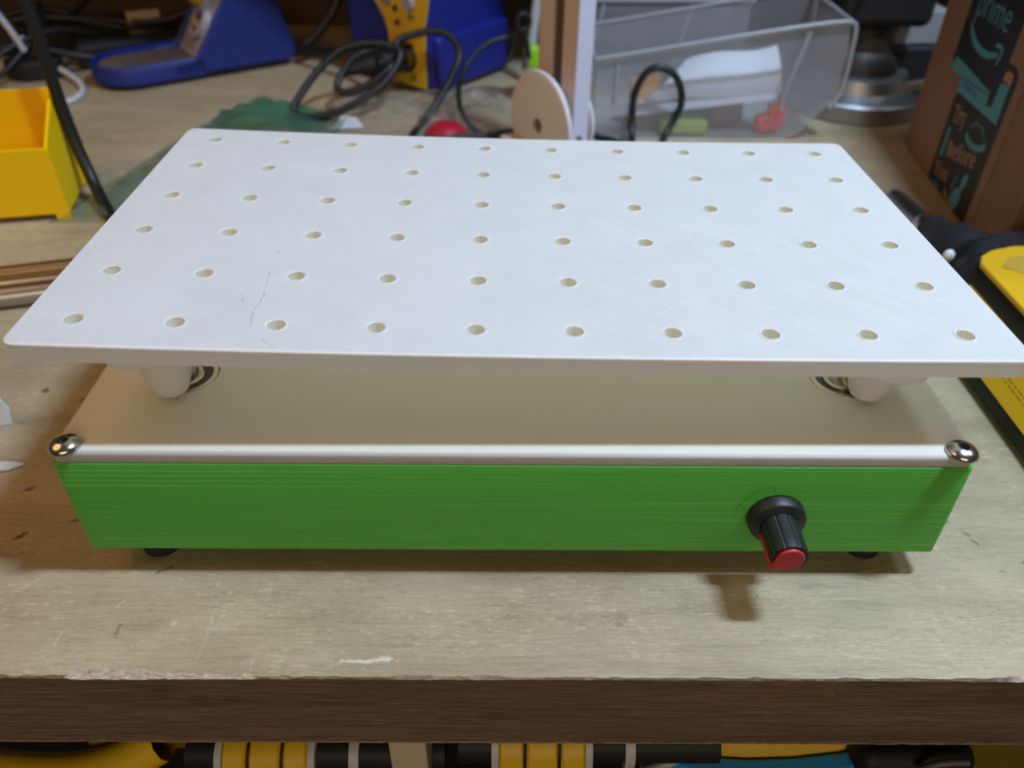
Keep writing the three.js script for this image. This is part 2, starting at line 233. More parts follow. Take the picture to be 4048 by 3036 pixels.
const mottle = colorTex(1452, 864, (u, v) => {
  const x = -121 + u * 242, z = -72 + v * 144, s = (x - z) / 0.62, row = Math.floor(s);
  let t = 0.925 + 0.07 * fbm(x / 9, z / 9, 4) + 0.035 * fbm(x / 34 + 5, z / 20, 3) + 0.02 * noise(x * 3, z * 3) + 0.022 * (hash(row, 7) - 0.5) * smooth(0.35, 0.6, fbm(x / 30, z / 30, 2));
  for (const path of scuffs) for (let i = 0; i + 1 < path.length; i++) { if (Math.abs(x - path[i][0]) > 9 || Math.abs(z - path[i][1]) > 9) continue; const d = segDist(x, z, path[i], path[i + 1]) + 0.12 * (noise(x * 2.5, z * 2.5) - 0.5); t *= 1 - 0.3 * smooth(0.24, 0.08, d) * smooth(0.2, 0.55, noise(x * 1.7, z * 1.1)); }
  if (hash(Math.floor(x * 6), Math.floor(z * 6)) > 0.9996) t *= 0.72;
  const c = hash(Math.floor(x / 5 + 2 * fbm(x / 7, z / 7, 2)), Math.floor(z / 4)) * 0.012;
  return [0.87 * t, (0.872 + c) * t, (0.866 + c) * t];
}, THREE.ClampToEdgeWrapping);
const whiteTop = phys([1, 1, 1], 1, { transmission: 0.38, thickness: 0, clearcoat: 0.7, clearcoatRoughness: 0.3, map: span(mottle, -0.121, -0.072, 0.242, 0.144), bumpMap: span(diag, 0, 0, 0.0195, 0.0195), bumpScale: 0.00009 });
const layer = stripes(64, 0.9);
const rimLines = dataTex(8, 256, (u, v) => 0.5 + 0.35 * Math.sin(v * 40 * Math.PI) + 0.5 * (hash(Math.floor(v * 20), 5) - 0.5));
const whiteRim = phys([0.93, 0.91, 0.88], 1, { transmission: 0.3, thickness: 0, clearcoat: 0.6, clearcoatRoughness: 0.3, bumpMap: span(rimLines, 0, 0, 0.02, 0.009), bumpScale: 0.00007 });
const underside = phys([0.95, 0.89, 0.66], 1, { transmission: 0.82, thickness: 0 });
const dimmedLidSide = phys([0.48, 0.455, 0.42], 0.38, { bumpMap: span(layer, 0, 0, 0.02, 0.0145), bumpScale: 0.00006 });  // lid edge colour darkened to offset the strong light it catches
const whitePart = phys([0.76, 0.75, 0.73], 0.4);
const cream = phys([0.97, 0.945, 0.8], 1, { transmission: 0.55, thickness: 0 });  // cream tone stands for light passing through the white plate

const shaker = thing('laboratory_shaker', 'green and white printed shaker with a perforated white platform and black knob', 'shaker');
const W = 233, H0 = 9, GH = 32.1, LT = 3.45, DB = 150;
{ // green housing
  const ridgeY = [[38.6, 1, -1], [37.0, 1, -1], [35.2, 0.9, -1], [33.4, 1, -1], [27.9, 1, 1], [24.4, 0.45, 1], [21.6, 0.8, 1], [15.5, 0.35, 0], [12.3, 0.7, 1], [13.1, 0.4, -1], [39.8, 0.5, 0], [36.2, 0.35, 1]];
  const line = (x, y) => {
    let h = 0; for (const [ry, s, side] of ridgeY) { const k = side < 0 ? smooth(20, -105, x) : side > 0 ? smooth(-20, 78, x) * (0.75 + 0.25 * noise(x / 9, ry)) : 0.7; h += s * k * Math.exp(-(((y - ry) / 0.17) ** 2)); }
    return h;
  };
  const band = (x, y) => 0.34 * noise(x / 120, y / 0.33) + 0.3 * noise(x / 28, y / 0.26) + 0.16 * noise(x / 400, y / 1.4) + 0.2 * noise(x / 7, y / 0.4);
  const tx = (u, v) => [-120 + u * 240, 9 + v * 33];
  const col = colorTex(1024, 512, (u, v) => { const [x, y] = tx(u, v), b = band(x, y) - 0.5, l = clamp(line(x, y)), t = 1 + 0.3 * b + 0.1 * (fbm(x / 30, y / 12, 3) - 0.5); return [0.086 * t + 0.07 * l, 0.41 * t + 0.17 * l, 0.048 * t + 0.055 * l]; }, THREE.MirroredRepeatWrapping);
  const bmp = dataTex(1024, 512, (u, v) => { const [x, y] = tx(u, v); return 0.3 + 0.4 * band(x, y) * mix(0.6, 1, noise(x / 26, y / 2)) + 0.3 * clamp(line(x, y)); }, THREE.MirroredRepeatWrapping);
  const rgh = dataTex(512, 512, (u, v) => { const [x, y] = tx(u, v); return 0.34 + 0.3 * noise(x / 70, y / 0.45) * noise(x / 12, y / 1.1) + 0.12 * fbm(x / 9, y / 9, 2); }, THREE.MirroredRepeatWrapping);
  const green = phys([1, 1, 1], 1, { roughnessMap: span(rgh, -0.12, 0.009, 0.24, 0.033), map: span(col, -0.12, 0.009, 0.24, 0.033), bumpMap: span(bmp, -0.12, 0.009, 0.24, 0.033), bumpScale: 0.00016 });
  const g = prism(rounded(W / 2, DB / 2, 1.8), [[0.5, H0], [0, H0 + 0.45], [0, H0 + GH - 0.4], [0.12, H0 + GH - 0.12], [0.3, H0 + GH]]).translate(0, 0, -DB / 2);
  const p = g.attributes.position, n = g.attributes.normal, uv = g.attributes.uv;      // front and back read x, the sides read z
  for (let i = 0; i < p.count; i++) uv.setXY(i, (Math.abs(n.getX(i)) > 0.7 ? p.getZ(i) + 75 : p.getX(i)) * MM, (Math.abs(n.getY(i)) > 0.9 ? 20 : p.getY(i)) * MM);
  obj('housing', g, green, shaker, 'lime green printed housing with fine horizontal layer lines');
}
const lidY = H0 + GH + 0.02, lidTop = lidY + LT;
{
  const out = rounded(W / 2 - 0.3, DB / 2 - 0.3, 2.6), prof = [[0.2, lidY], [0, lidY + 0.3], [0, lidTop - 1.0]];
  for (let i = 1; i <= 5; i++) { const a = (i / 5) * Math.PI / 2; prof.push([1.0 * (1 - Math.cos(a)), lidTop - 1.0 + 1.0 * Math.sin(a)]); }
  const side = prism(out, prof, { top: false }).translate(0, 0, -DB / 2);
  const lid = obj('lid', side, dimmedLidSide, shaker, 'white lid with rounded edges on the green housing');
  const holeZ = -33.2, ring = (cx) => Array.from({ length: 40 }, (_, i) => [cx + 9.2 * Math.cos(i * Math.PI / 20), -holeZ + 9.2 * Math.sin(i * Math.PI / 20)]);
  const o2 = rounded(W / 2 - 0.3 - 1.0, DB / 2 - 0.3 - 1.0, 1.6).map(([x, z]) => [x, -(z - DB / 2)]).reverse();
  const topG = lay(extrude(o2, 0.4, 0, [ring(-92), ring(92.3)]), lidTop - 0.4);
  obj('lid_surface', planar(topG, 0, 2), phys([0.68, 0.66, 0.56], 0.42, { bumpMap: span(diag, 0, 0, 0.0195, 0.0195), bumpScale: 0.00008 }), lid);
  const steel = std([0.7, 0.64, 0.5], 0.28, { metalness: 1 }), dark = std([0.05, 0.05, 0.055], 0.35);
  for (const s of [-92, 92.3]) {
    const b = new THREE.Group(); b.name = 'bearing'; b.position.set(s * MM, (lidTop - 0.5) * MM, holeZ * MM); b.scale.set(0.82, 1, 0.82); shaker.add(b);
    obj('outer_ring', lathe([[8.8, -5], [8.8, 0], [9.1, 0.35], [10.7, 0.35], [11, 0], [11, -5]], 56), steel, b);
    obj('shield', lathe([[5.9, -0.5], [8.9, -0.3]], 48), dark, b);
    obj('inner_ring', lathe([[4, -5], [4, 0.2], [4.3, 0.4], [5.6, 0.4], [6, 0], [6, -5]], 48), steel, b);
    obj('pocket', cyl(11.6, 11.6, 5, 0, -3, 0, 40), std([0.5, 0.48, 0.42], 0.6), b);
  }
  for (const [s, x, low, high] of [[-1, -92, 60.5, 69.6], [1, 95, 57.5, 65.2]]) {
    const c = new THREE.Group(); c.name = 'crank_boss'; c.position.set(x * MM, 0, -23.6 * MM); shaker.add(c);
    obj('flange', lathe([[0, low], [10.4, low], [11, low + 0.6], [11, high], [0, high]], 56).translate(s * 3, 0, 0), whitePart, c);
    obj('pin', lathe([[0, 46.1], [3, 46.2], [4.1, 46.8], [4.7, 47.8], [6.2, 53], [6.9, low + 0.5]], 44), whitePart, c);
    obj('shaft', cyl(3.9, 3.9, 20, 0, 50, -9, 32), steel, c);
  }
}
{ // platform: 10 x 6 holes on a 24 mm pitch, very slightly sagging in the middle
  const PH = 24, HX = 120.46, HZ = 70.98, TH = 5.1, R = 3.2, bend = (x) => 0.989 * (x / 108) ** 2, fil = 0.55, hr = 2.2;
  const plat = new THREE.Group(); plat.name = 'platform'; plat.position.set(1.83 * MM, 70.93 * MM, -75.04 * MM); plat.rotation.set(-0.01929, 0.00827, -0.0192, 'YXZ'); shaker.add(plat);
  plat.userData.label = 'white perforated platform with ten by six holes';
  const ihx = HX - fil, ihz = HZ - fil, ir = R - fil;
  const reach = (cx, cz, dx, dz, x0, x1, z0, z1) => {          // distance along a ray from a hole to its cell's border (rounded at the outer corners)
    let t = Math.min(dx > 1e-9 ? (x1 - cx) / dx : dx < -1e-9 ? (x0 - cx) / dx : 1e9, dz > 1e-9 ? (z1 - cz) / dz : dz < -1e-9 ? (z0 - cz) / dz : 1e9);
    const sd = (k) => { const qx = Math.abs(cx + dx * k) - (ihx - ir), qz = Math.abs(cz + dz * k) - (ihz - ir); return qx > 0 && qz > 0 ? Math.hypot(qx, qz) - ir : -1; };
    if (sd(t) > 0) { let a = 0, b = t; for (let i = 0; i < 40; i++) { const m = (a + b) / 2; if (sd(m) > 0) b = m; else a = m; } t = a; }
    return t;
  };
  const top = [], bot = [], tri = (arr, y, up, a, b, c) => { for (const [x, z] of up ? [a, c, b] : [a, b, c]) arr.push(x, y + bend(x), z); };
  const holeG = [], rimG = [];
  for (let j = 0; j < 6; j++) for (let i = 0; i < 10; i++) {
    const cx = (i - 4.5) * PH, cz = (2.5 - j) * PH, x0 = i ? cx - 12 : -ihx, x1 = i < 9 ? cx + 12 : ihx, z0 = j < 5 ? cz - 12 : -ihz, z1 = j ? cz + 12 : ihz;
    const an = []; for (let k = 0; k < 40; k++) an.push((k / 40) * 2 * Math.PI);
    for (const [x, z] of [[x0, z0], [x1, z0], [x0, z1], [x1, z1]]) an.push((Math.atan2(z - cz, x - cx) + 2 * Math.PI) % (2 * Math.PI));
    an.sort((a, b) => a - b);
    const rows = an.filter((a, k) => !k || a - an[k - 1] > 1e-4).map((a) => { const dx = Math.cos(a), dz = Math.sin(a), t = reach(cx, cz, dx, dz, x0, x1, z0, z1); return [0, 0.12, 0.45, 1].map((f) => { const r = hr + (t - hr) * f; return [cx + dx * r, cz + dz * r]; }); });
    rows.forEach((a, k) => { const b = rows[(k + 1) % rows.length]; for (let m = 0; m < 3; m++) for (const [arr, y, up] of [[top, 0, true], [bot, -TH, false]]) { tri(arr, y, up, a[m], a[m + 1], b[m + 1]); tri(arr, y, up, a[m], b[m + 1], b[m]); } });
    holeG.push(at(new THREE.CylinderGeometry(hr, hr, 3.2, 36, 1, true), cx, -1.6 + bend(cx), cz), at(new THREE.CircleGeometry(hr, 36).rotateX(-Math.PI / 2), cx, -3.15 + bend(cx), cz));
    for (const [r, h] of [[hr + 0.22, 0.09], [hr + 0.62, 0.05]]) rimG.push(at(new THREE.TorusGeometry(r, 0.13, 6, 40).rotateX(Math.PI / 2).scale(1, 0.55, 1), cx, bend(cx) + h * 0.2, cz));
  }
  const mk = (a) => { const g = new THREE.BufferGeometry(); g.setAttribute('position', new THREE.Float32BufferAttribute(a, 3)); g.computeVertexNormals(); return planar(mergeVerts(g), 0, 2); };
  const mergeVerts = (g) => { g.deleteAttribute('normal'); const m = mergeVertices(g, 1e-3); m.computeVertexNormals(); return m; };
  const surface = obj('plate', [mk(top)], whiteTop, plat, 'white top face with diagonal print lines');
  obj('plate_underside', [mk(bot)], underside, plat);
  const prof = [[0.5, -TH], [0.12, -TH + 0.25], [0, -TH + 0.6], [0, -fil - 0.35], [-0.06, -fil - 0.3], [-0.06, -fil]];
  for (let k = 1; k <= 4; k++) { const a = (k / 4) * Math.PI / 2; prof.push([fil * (1 - Math.cos(a)) - 0.06 * (1 - k / 4), -fil + fil * Math.sin(a)]); }
  obj('rim', prism(rounded(HX, HZ, R), prof, { top: false, bottom: false, bend, crease: 0.9 }), whiteRim, plat, 'cream white edge of the platform');
  const lines = [], up = V(0, 1, 0);
  for (let k = 0; k < 420; k++) {            // raised strands of the diagonal print path, most of them on the right front of the plate
    const right = rnd() < 0.72, cx = right ? 22 + 82 * rnd() : -112 + 224 * rnd(), cz = right ? 68 - 70 * Math.pow(rnd(), 1.3) : -66 + 132 * rnd(), s = Math.round((cx - cz) / 1.25) * 1.25, mid = (cx + cz) / 2, len = 3 + 13 * rnd() * rnd() + (right ? 3 : 0);
    const P = (t) => { const x = mid + s / 2 + t, z = mid - s / 2 + t; return V(x, bend(x) - 0.045, z); };
    let ok = true; for (let t = -len / 2; t <= len / 2; t += 0.8) { const p = P(t), hx = (p.x / PH + 4.5) - Math.round(p.x / PH + 4.5), hz = (2.5 - p.z / PH) - Math.round(2.5 - p.z / PH); if (Math.abs(p.x) > HX - 2.2 || Math.abs(p.z) > HZ - 2.2 || Math.hypot(hx, hz) * PH < 3.1) ok = false; }
    if (!ok) continue;
    const a = P(-len / 2), b = P(len / 2), d = b.clone().sub(a), g = new THREE.CylinderGeometry(0.075, 0.075, d.length(), 8, 1, true);
    lines.push(g.applyMatrix4(new THREE.Matrix4().compose(a.clone().add(b).multiplyScalar(0.5), new THREE.Quaternion().setFromUnitVectors(up, d.normalize()), V(1, 1, 1))));
  }
  obj('print_strands', lines, phys([0.8, 0.8, 0.79], 0.3), plat, 'fine raised diagonal print strands').userData.kind = 'stuff';
  const walls = obj('hole_walls', holeG, cream, plat, 'inner walls of the platform holes, cream tone painted for light through the plate'); walls.userData.kind = 'stuff';
  const rims = obj('hole_beads', rimG, whitePart, plat); rims.userData.kind = 'stuff';
}
{ // button head screws in the lid corners
  const steel = std([0.56, 0.55, 0.53], 0.2, { metalness: 1 });
  const make = (x, z, tilt, spin) => {
    const s = new THREE.Group(); s.name = 'screw'; s.position.set(x * MM, (lidTop + 0.05) * MM, z * MM); s.rotation.set(tilt[0], spin, tilt[1]); shaker.add(s);
    const pr = [[3.7, 0], [3.95, 0.16], [3.95, 0.35]]; for (let i = 1; i <= 8; i++) { const a = (i / 8) * 1.08; pr.push([3.95 * Math.cos(a * 1.05) * 0.999 + 0.0, 0.35 + 1.95 * Math.sin(a) / Math.sin(1.08)]); }
    const rTop = pr[pr.length - 1][0], yTop = pr[pr.length - 1][1];
    const hex = Array.from({ length: 6 }, (_, k) => [1.28 * Math.cos(k * Math.PI / 3), 1.28 * Math.sin(k * Math.PI / 3)]);
    const ringShape = new THREE.Shape().absarc(0, 0, rTop, 0, 2 * Math.PI); ringShape.holes.push(new THREE.Path(hex.map(([a, b]) => new THREE.Vector2(a, b))));
    obj('head', [new THREE.LatheGeometry(pr.map(([r, y]) => new THREE.Vector2(r, y)), 56), new THREE.ShapeGeometry(ringShape, 32).rotateX(-Math.PI / 2).translate(0, yTop, 0)], steel, s);
    obj('hex_socket', [at(new THREE.CylinderGeometry(1.28, 1.28, 1.5, 6, 1, true).rotateY(Math.PI / 6), 0, yTop - 0.75, 0), at(new THREE.CircleGeometry(1.3, 6).rotateX(-Math.PI / 2), 0, yTop - 1.45, 0)], std([0.2, 0.2, 0.2], 0.4, { metalness: 1, side: THREE.DoubleSide }), s);
  };
  make(-112.6, -2.7, [0.02, 0.03], 0.3); make(112.5, -2.1, [0.03, -0.02], 0.8);
}
{ // feet
  const rubber = std([0.012, 0.012, 0.013], 0.75);
  for (const [x, z] of [[-101.5, -9.8], [101.5, -10.4], [-101.5, -139], [101.5, -139]]) obj('foot', lathe([[0, 0], [5, 0], [5.5, 0.5], [6.4, H0 - 0.6], [6.5, H0 + 0.1], [0, H0 + 0.1]], 36).translate(x, 0, z), rubber, shaker);
}
{ // knob
  const k = new THREE.Group(); k.name = 'knob'; k.position.set(69.1 * MM, 24.1 * MM, 0.4 * MM); k.rotation.set(0.0, 0.0, 0); shaker.add(k);
  k.userData.label = 'black ribbed control knob with a red teardrop cap';
  const blk = std([0.014, 0.0145, 0.016], 0.42), z = (g) => g.rotateX(Math.PI / 2);
  const ridge = dataTex(64, 64, (u, v) => noise(u * 64, v * 64));
  const blkM = std([0.013, 0.0135, 0.015], 0.46, { bumpMap: ridge, bumpScale: 0.00002 });
  obj('skirt', z(lathe([[0, 0], [7.2, 0], [7.55, 0.4], [7.45, 2.6], [7.1, 3.2], [6.1, 3.6], [5, 3.9]], 64)), blkM, k);
  const body = [], NA = 144, rAt = (a, t) => { const f = Math.abs(((a / (2 * Math.PI)) * 9 + 0.35) % 1 - 0.5) * 2; return mix(4.85, 4.8, t) - 0.3 * smooth(0.8, 1.0, f) ; };
  const g = new THREE.CylinderGeometry(1, 1, 1, NA, 8, true), p = g.attributes.position;
  for (let i = 0; i < p.count; i++) { const a = Math.atan2(p.getZ(i), p.getX(i)) + Math.PI, t = p.getY(i) + 0.5, s = t > 0.99 ? 0.95 : 1, r = rAt(a, t) * s; p.setXYZ(i, -Math.cos(a) * r, 3.4 + t * 11.2, -Math.sin(a) * r); }
  g.computeVertexNormals(); body.push(g);
  const capShape = new THREE.Shape(Array.from({ length: NA }, (_, i) => { const a = (i / NA) * 2 * Math.PI, r = rAt(a, 1) * 0.95; return new THREE.Vector2(-Math.cos(a) * r, Math.sin(a) * r); }));
  body.push(new THREE.ShapeGeometry(capShape).rotateX(-Math.PI / 2).translate(0, 14.6, 0));
  obj('grip', z(join(body)), blkM, k);
  const ang = (219 * Math.PI) / 180, tear = []; const rr = 3.6, L = 5.8, al = Math.acos(rr / L);
  for (let i = 0; i <= 28; i++) { const a = ang + al + (i / 28) * (2 * Math.PI - 2 * al); tear.push([rr * Math.cos(a), rr * Math.sin(a)]); } tear.push([L * Math.cos(ang), L * Math.sin(ang)]);
  const red = phys([0.5, 0.03, 0.055], 0.38);
  obj('pointer', [extrude(tear, 3.2, 0.45, [], 3).translate(0, 0, 12.1)], red, k, 'red teardrop pointer cap of the knob');
  const fin = [[4.2, 0], [5.75, 0], [5.75, 0.75], [4.2, 0.75]];
  obj('pointer_fin', [at(box(1.6, 0.7, 9.6, 5.0, 0, 0, 0.2), 0, 0, 8.2, 0, 0, ang)], red, k);
}
tag(obj('fibre', tube([[57.2, 24.5, 1.5], [58.6, 28.3, 1.0], [61, 32, 0.9], [63.4, 34.4, 1.1], [65.6, 35.2, 1.2], [67, 34.1, 1.0], [66.9, 33.2, 0.9]], 0.055, 60, false, 5), std([0.01, 0.01, 0.01], 0.7)), 'fine dark curled hair on the green front above the knob', 'hair');

// ------------------------------------------------------------------ things round the shaker, left side
const blackCable = std([0.008, 0.008, 0.009], 0.45), whiteCable = std([0.62, 0.63, 0.66], 0.4), blackMatte = std([0.008, 0.008, 0.009], 0.6);
const yellowP = phys([0.9, 0.54, 0.0], 0.5, { specularIntensity: 0.6 });
{ // open fronted parts bin
  const t = thing('parts_bin', 'small yellow open-front plastic parts bin at the left edge of the photo', 'bin', [-216.3, 0, -216.5], 0.2);
  const w = 92, d = 42, hF = 36, hB = 51, th = 1.6, foot = 3.2;
  obj('front_wall', [extrude([[-w, foot], [-6.5, foot], [-6.5, 0], [0, 0], [0, hF - 1.6], [-1.6, hF], [-w, hF]], th, 0.4).translate(0, 0, -th)], yellowP, t);
  const side = (x) => extrude([[0, foot], [d, foot], [d, hB], [d * 0.62, hB - 1.2], [1.6, hF + 1], [0, hF]], th, 0.4).rotateY(Math.PI / 2).translate(x - th, 0, -0.6);
  obj('side_wall', [side(0)], yellowP, t); obj('side_wall', [side(-w + th)], yellowP, t);
  obj('back_wall', [box(w, hB - foot, th, -w / 2, (hB + foot) / 2, -d + th / 2 - 0.4, 0.4)], yellowP, t);
  obj('floor', [box(w - 2, th, d - 2, -w / 2, foot + th / 2, -d / 2, 0.3)], yellowP, t);
  obj('foot', [box(6, 20, 6, 0.4, 10, -d - 1, 0.8)], yellowP, t);
}
{
  const pts = [[-222, 128, -250], [-220.5, 108, -246], [-219, 80, -246], [-219.5, 56, -246], [-217, 28, -244], [-210, 9, -236], [-199, 2.9, -220], [-180, 2.6, -196], [-150, 2.6, -180]];
  tag(obj('cable', [tube(pts, 3.0, 90)], blackCable), 'thick black cable hanging diagonally past the yellow bin', 'cable');
  tag(obj('cable', [tube([[-370, 2, -366], [-324, 2, -364], [-299, 2, -367], [-287.5, 2, -379], [-285, 2, -392], [-290, 2.4, -408], [-303, 4, -424], [-322, 6, -441], [-335, 9, -450], [-345, 22, -452]], 2.0, 90)], whiteCable), 'white cable bent in a loop on the bench behind the yellow bin', 'cable');
  tag(obj('cable', [tube([[-332, 20, -428], [-333.5, 32, -424], [-336, 44, -420], [-340, 60, -414]], 2.0, 30)], whiteCable), 'short white cable rising at the upper left corner', 'cable');
  const ad = thing('power_adapter', 'black oval power adapter behind the white cable loop', 'adapter', [-333, 0, -436], 0.35);
  obj('case', [lay(extrude(Array.from({ length: 28 }, (_, i) => [19 * Math.cos(i * Math.PI / 14), 13 * Math.sin(i * Math.PI / 14)]), 13, 2))], blackMatte, ad);
  obj('strain_relief', [cyl(2.6, 1.8, 12, 19, 7, 3, 16, 0, 0, -1.3)], blackCable, ad);
  const ro = thing('flat_box', 'flat black electronics box behind the blue soldering iron stand', 'electronics', [-288, 0, -492], 0.5);
  obj('case', [box(76, 15, 46, 0, 7.5, 0, 2.5)], blackMatte, ro); obj('cover', [box(70, 1, 40, 0, 15.3, 0, 0.4)], std([0.02, 0.028, 0.03], 0.35), ro);
  const pad = thing('wood_block', 'pale wooden block leaning behind the blue iron stand', 'wood block', [-272, 15.8, -492], 0.42);
  obj('block', [box(23, 15, 5, 0, 7.5, 0, 0.5, 0, -0.35)], std([0.36, 0.27, 0.17], 0.7), pad);
  const pad2 = thing('power_strip', 'black power strip at the back of the bench on the left', 'power strip', [-345, 0, -500], 0.2);
  obj('body', [box(120, 22, 26, 0, 11, 0, 3)], blackMatte, pad2); obj('socket', [box(16, 1.2, 16, -10, 22.4, 0, 0.4)], std([0.03, 0.03, 0.03], 0.5), pad2); obj('socket', [box(16, 1.2, 16, 20, 22.4, 0, 0.4)], std([0.03, 0.03, 0.03], 0.5), pad2);
  const tangle = [
    [[[-360, 30, -455], [-335, 33, -462], [-310, 30, -470], [-280, 22, -480], [-250, 20, -500], [-232, 30, -516], [-240, 52, -520], [-268, 60, -518], [-300, 44, -500], [-325, 26, -470]], 2.1, 'black cable looping high behind the flat black box'],
    [[[-370, 16, -430], [-345, 20, -436], [-322, 17, -440], [-302, 11, -446], [-286, 6, -458], [-274, 4, -470], [-262, 5, -480]], 3.0, 'black cable sloping down towards the iron stand'],
    [[[-352, 2, -404], [-338, 14, -420], [-330, 24, -436], [-328, 34, -452], [-334, 40, -470]], 2.0, 'thin black cable rising over the black oval adapter'],
    [[[-370, 6, -400], [-350, 16, -408], [-336, 24, -424], [-318, 28, -448], [-300, 20, -470]], 1.8, 'black cable crossing the orange lit gap at the left edge'],
    [[[-346, 2.2, -348], [-331, 9, -350], [-322, 12, -352], [-314, 9, -354], [-306, 2.2, -352], [-280, 2, -346]], 1.7, 'small black wire arch just behind the yellow bin'],
    [[[-372, 30, -470], [-340, 34, -480], [-300, 26, -486], [-262, 24, -490], [-225, 34, -500], [-190, 40, -510]], 2.4, 'long black cable running behind the tray of the iron stand'],
  ];
  for (const [p, r, l] of tangle) tag(obj('cable', [tube(p, r, 70), ...caps(p, r)], blackCable), l, 'cable', null);
}
{ // metal rods lying under the left edge of the platform
  const rod = (z, r, pts, m, label) => { const t = thing('metal_rod', label, 'rod', [-212, r, z], 0.27); obj('rod', [new THREE.LatheGeometry(pts.map(([q, y]) => new THREE.Vector2(q, y)), 40).rotateZ(Math.PI / 2)], m, t); };
  const plain = (r) => [[0, -58], [r - 0.5, -58], [r, -57.5], [r, 57.5], [r - 0.5, 58], [0, 58]], thread = [[0, -58]]; for (let i = 0; i <= 116; i++) thread.push([i % 2 ? 4.1 : 3.7, -58 + i]); thread.push([0, 58]);
  rod(-136.4, 4.6, plain(4.6), std([0.42, 0.42, 0.4], 0.34, { metalness: 1 }), 'dark grey steel rod nearest the camera under the platform corner');
  rod(-145.4, 4.1, thread, std([0.62, 0.63, 0.66], 0.3, { metalness: 1 }), 'silver threaded rod between the grey steel rod and the brass rod');
  rod(-152.6, 2.9, plain(2.9), std([0.66, 0.47, 0.16], 0.34, { metalness: 1 }), 'thin brass rod behind the silver threaded rod');
  rod(-159.2, 3.5, plain(3.5), std([0.34, 0.26, 0.16], 0.4, { metalness: 1 }), 'brown bronze rod at the back of the bundle, farthest from the camera');
}
{ // bag of green film
  const film = phys([0.64, 0.76, 0.68], 0.16, { transmission: 0.92, thickness: 0, side: THREE.DoubleSide });
  const film2 = phys([0.3, 0.62, 0.48], 0.2, { transmission: 0.88, thickness: 0, side: THREE.DoubleSide });
  const wr = (x, z, a, s) => a * (fbm(x / s, z / s, 4) + 0.7 * Math.abs(fbm(x / (s * 0.6) + 9, z / (s * 0.9), 3) - 0.5) * 2);
  const g1 = sheet(70, 60, (u, v) => { const e = 4 * (fbm(v * 4, 3) - 0.5), x = mix(-226, -110, u) + mix(26, 0, v) * (1 - u) + e, z = mix(-345 + 8 * (fbm(u * 5, 1) - 0.5), -212, v) ; return [x + 9 * (1 - v), 0.5 + wr(x, z, 6, 26) * smooth(0, 0.12, u) , z]; });
  const t = thing('plastic_bag', 'crumpled translucent green plastic bag under the left edge of the platform', 'bag');
  obj('film', [g1], film, t);
  const t2 = thing('plastic_bag', 'crumpled dark green plastic film behind the back left corner of the platform', 'bag');
  obj('film', [sheet(50, 30, (u, v) => { const x = mix(-190, -118, u), z = mix(-372, -330, v); return [x + 6 * fbm(v * 5, 2), 0.6 + (wr(x, z, 7, 34) + 7 * smooth(0.35, 0, Math.abs(u - 0.4))) * smooth(0, 0.2, u) * smooth(1, 0.75, u) * smooth(0, 0.25, v), z]; })], film2, t2);
}
{ // scraps of clear plastic at the left
  const t = thing('plastic_offcut', 'small clear plastic offcut standing at the left edge of the bench', 'offcut', [-176.5, 0, -62], 0.35);
  obj('shard', [extrude([[-10, 0], [5.2, 0], [6.4, 6], [5.2, 10.5], [2.4, 11.2], [1.2, 13.4], [-10, 13]], 1.5, 0.35)], phys([0.86, 0.9, 0.94], 0.3, { transmission: 0.25, thickness: 0 }), t);
  tag(obj('plastic_chip', [at(extrude([[0, 0], [9, 1.2], [13, 4.2], [8, 5], [0, 4.5]], 1, 0.3).rotateX(-Math.PI / 2), -170, 0.3, -38)], phys([0.7, 0.72, 0.74], 0.35)), 'thin grey plastic sliver lying at the left edge', 'offcut');
}

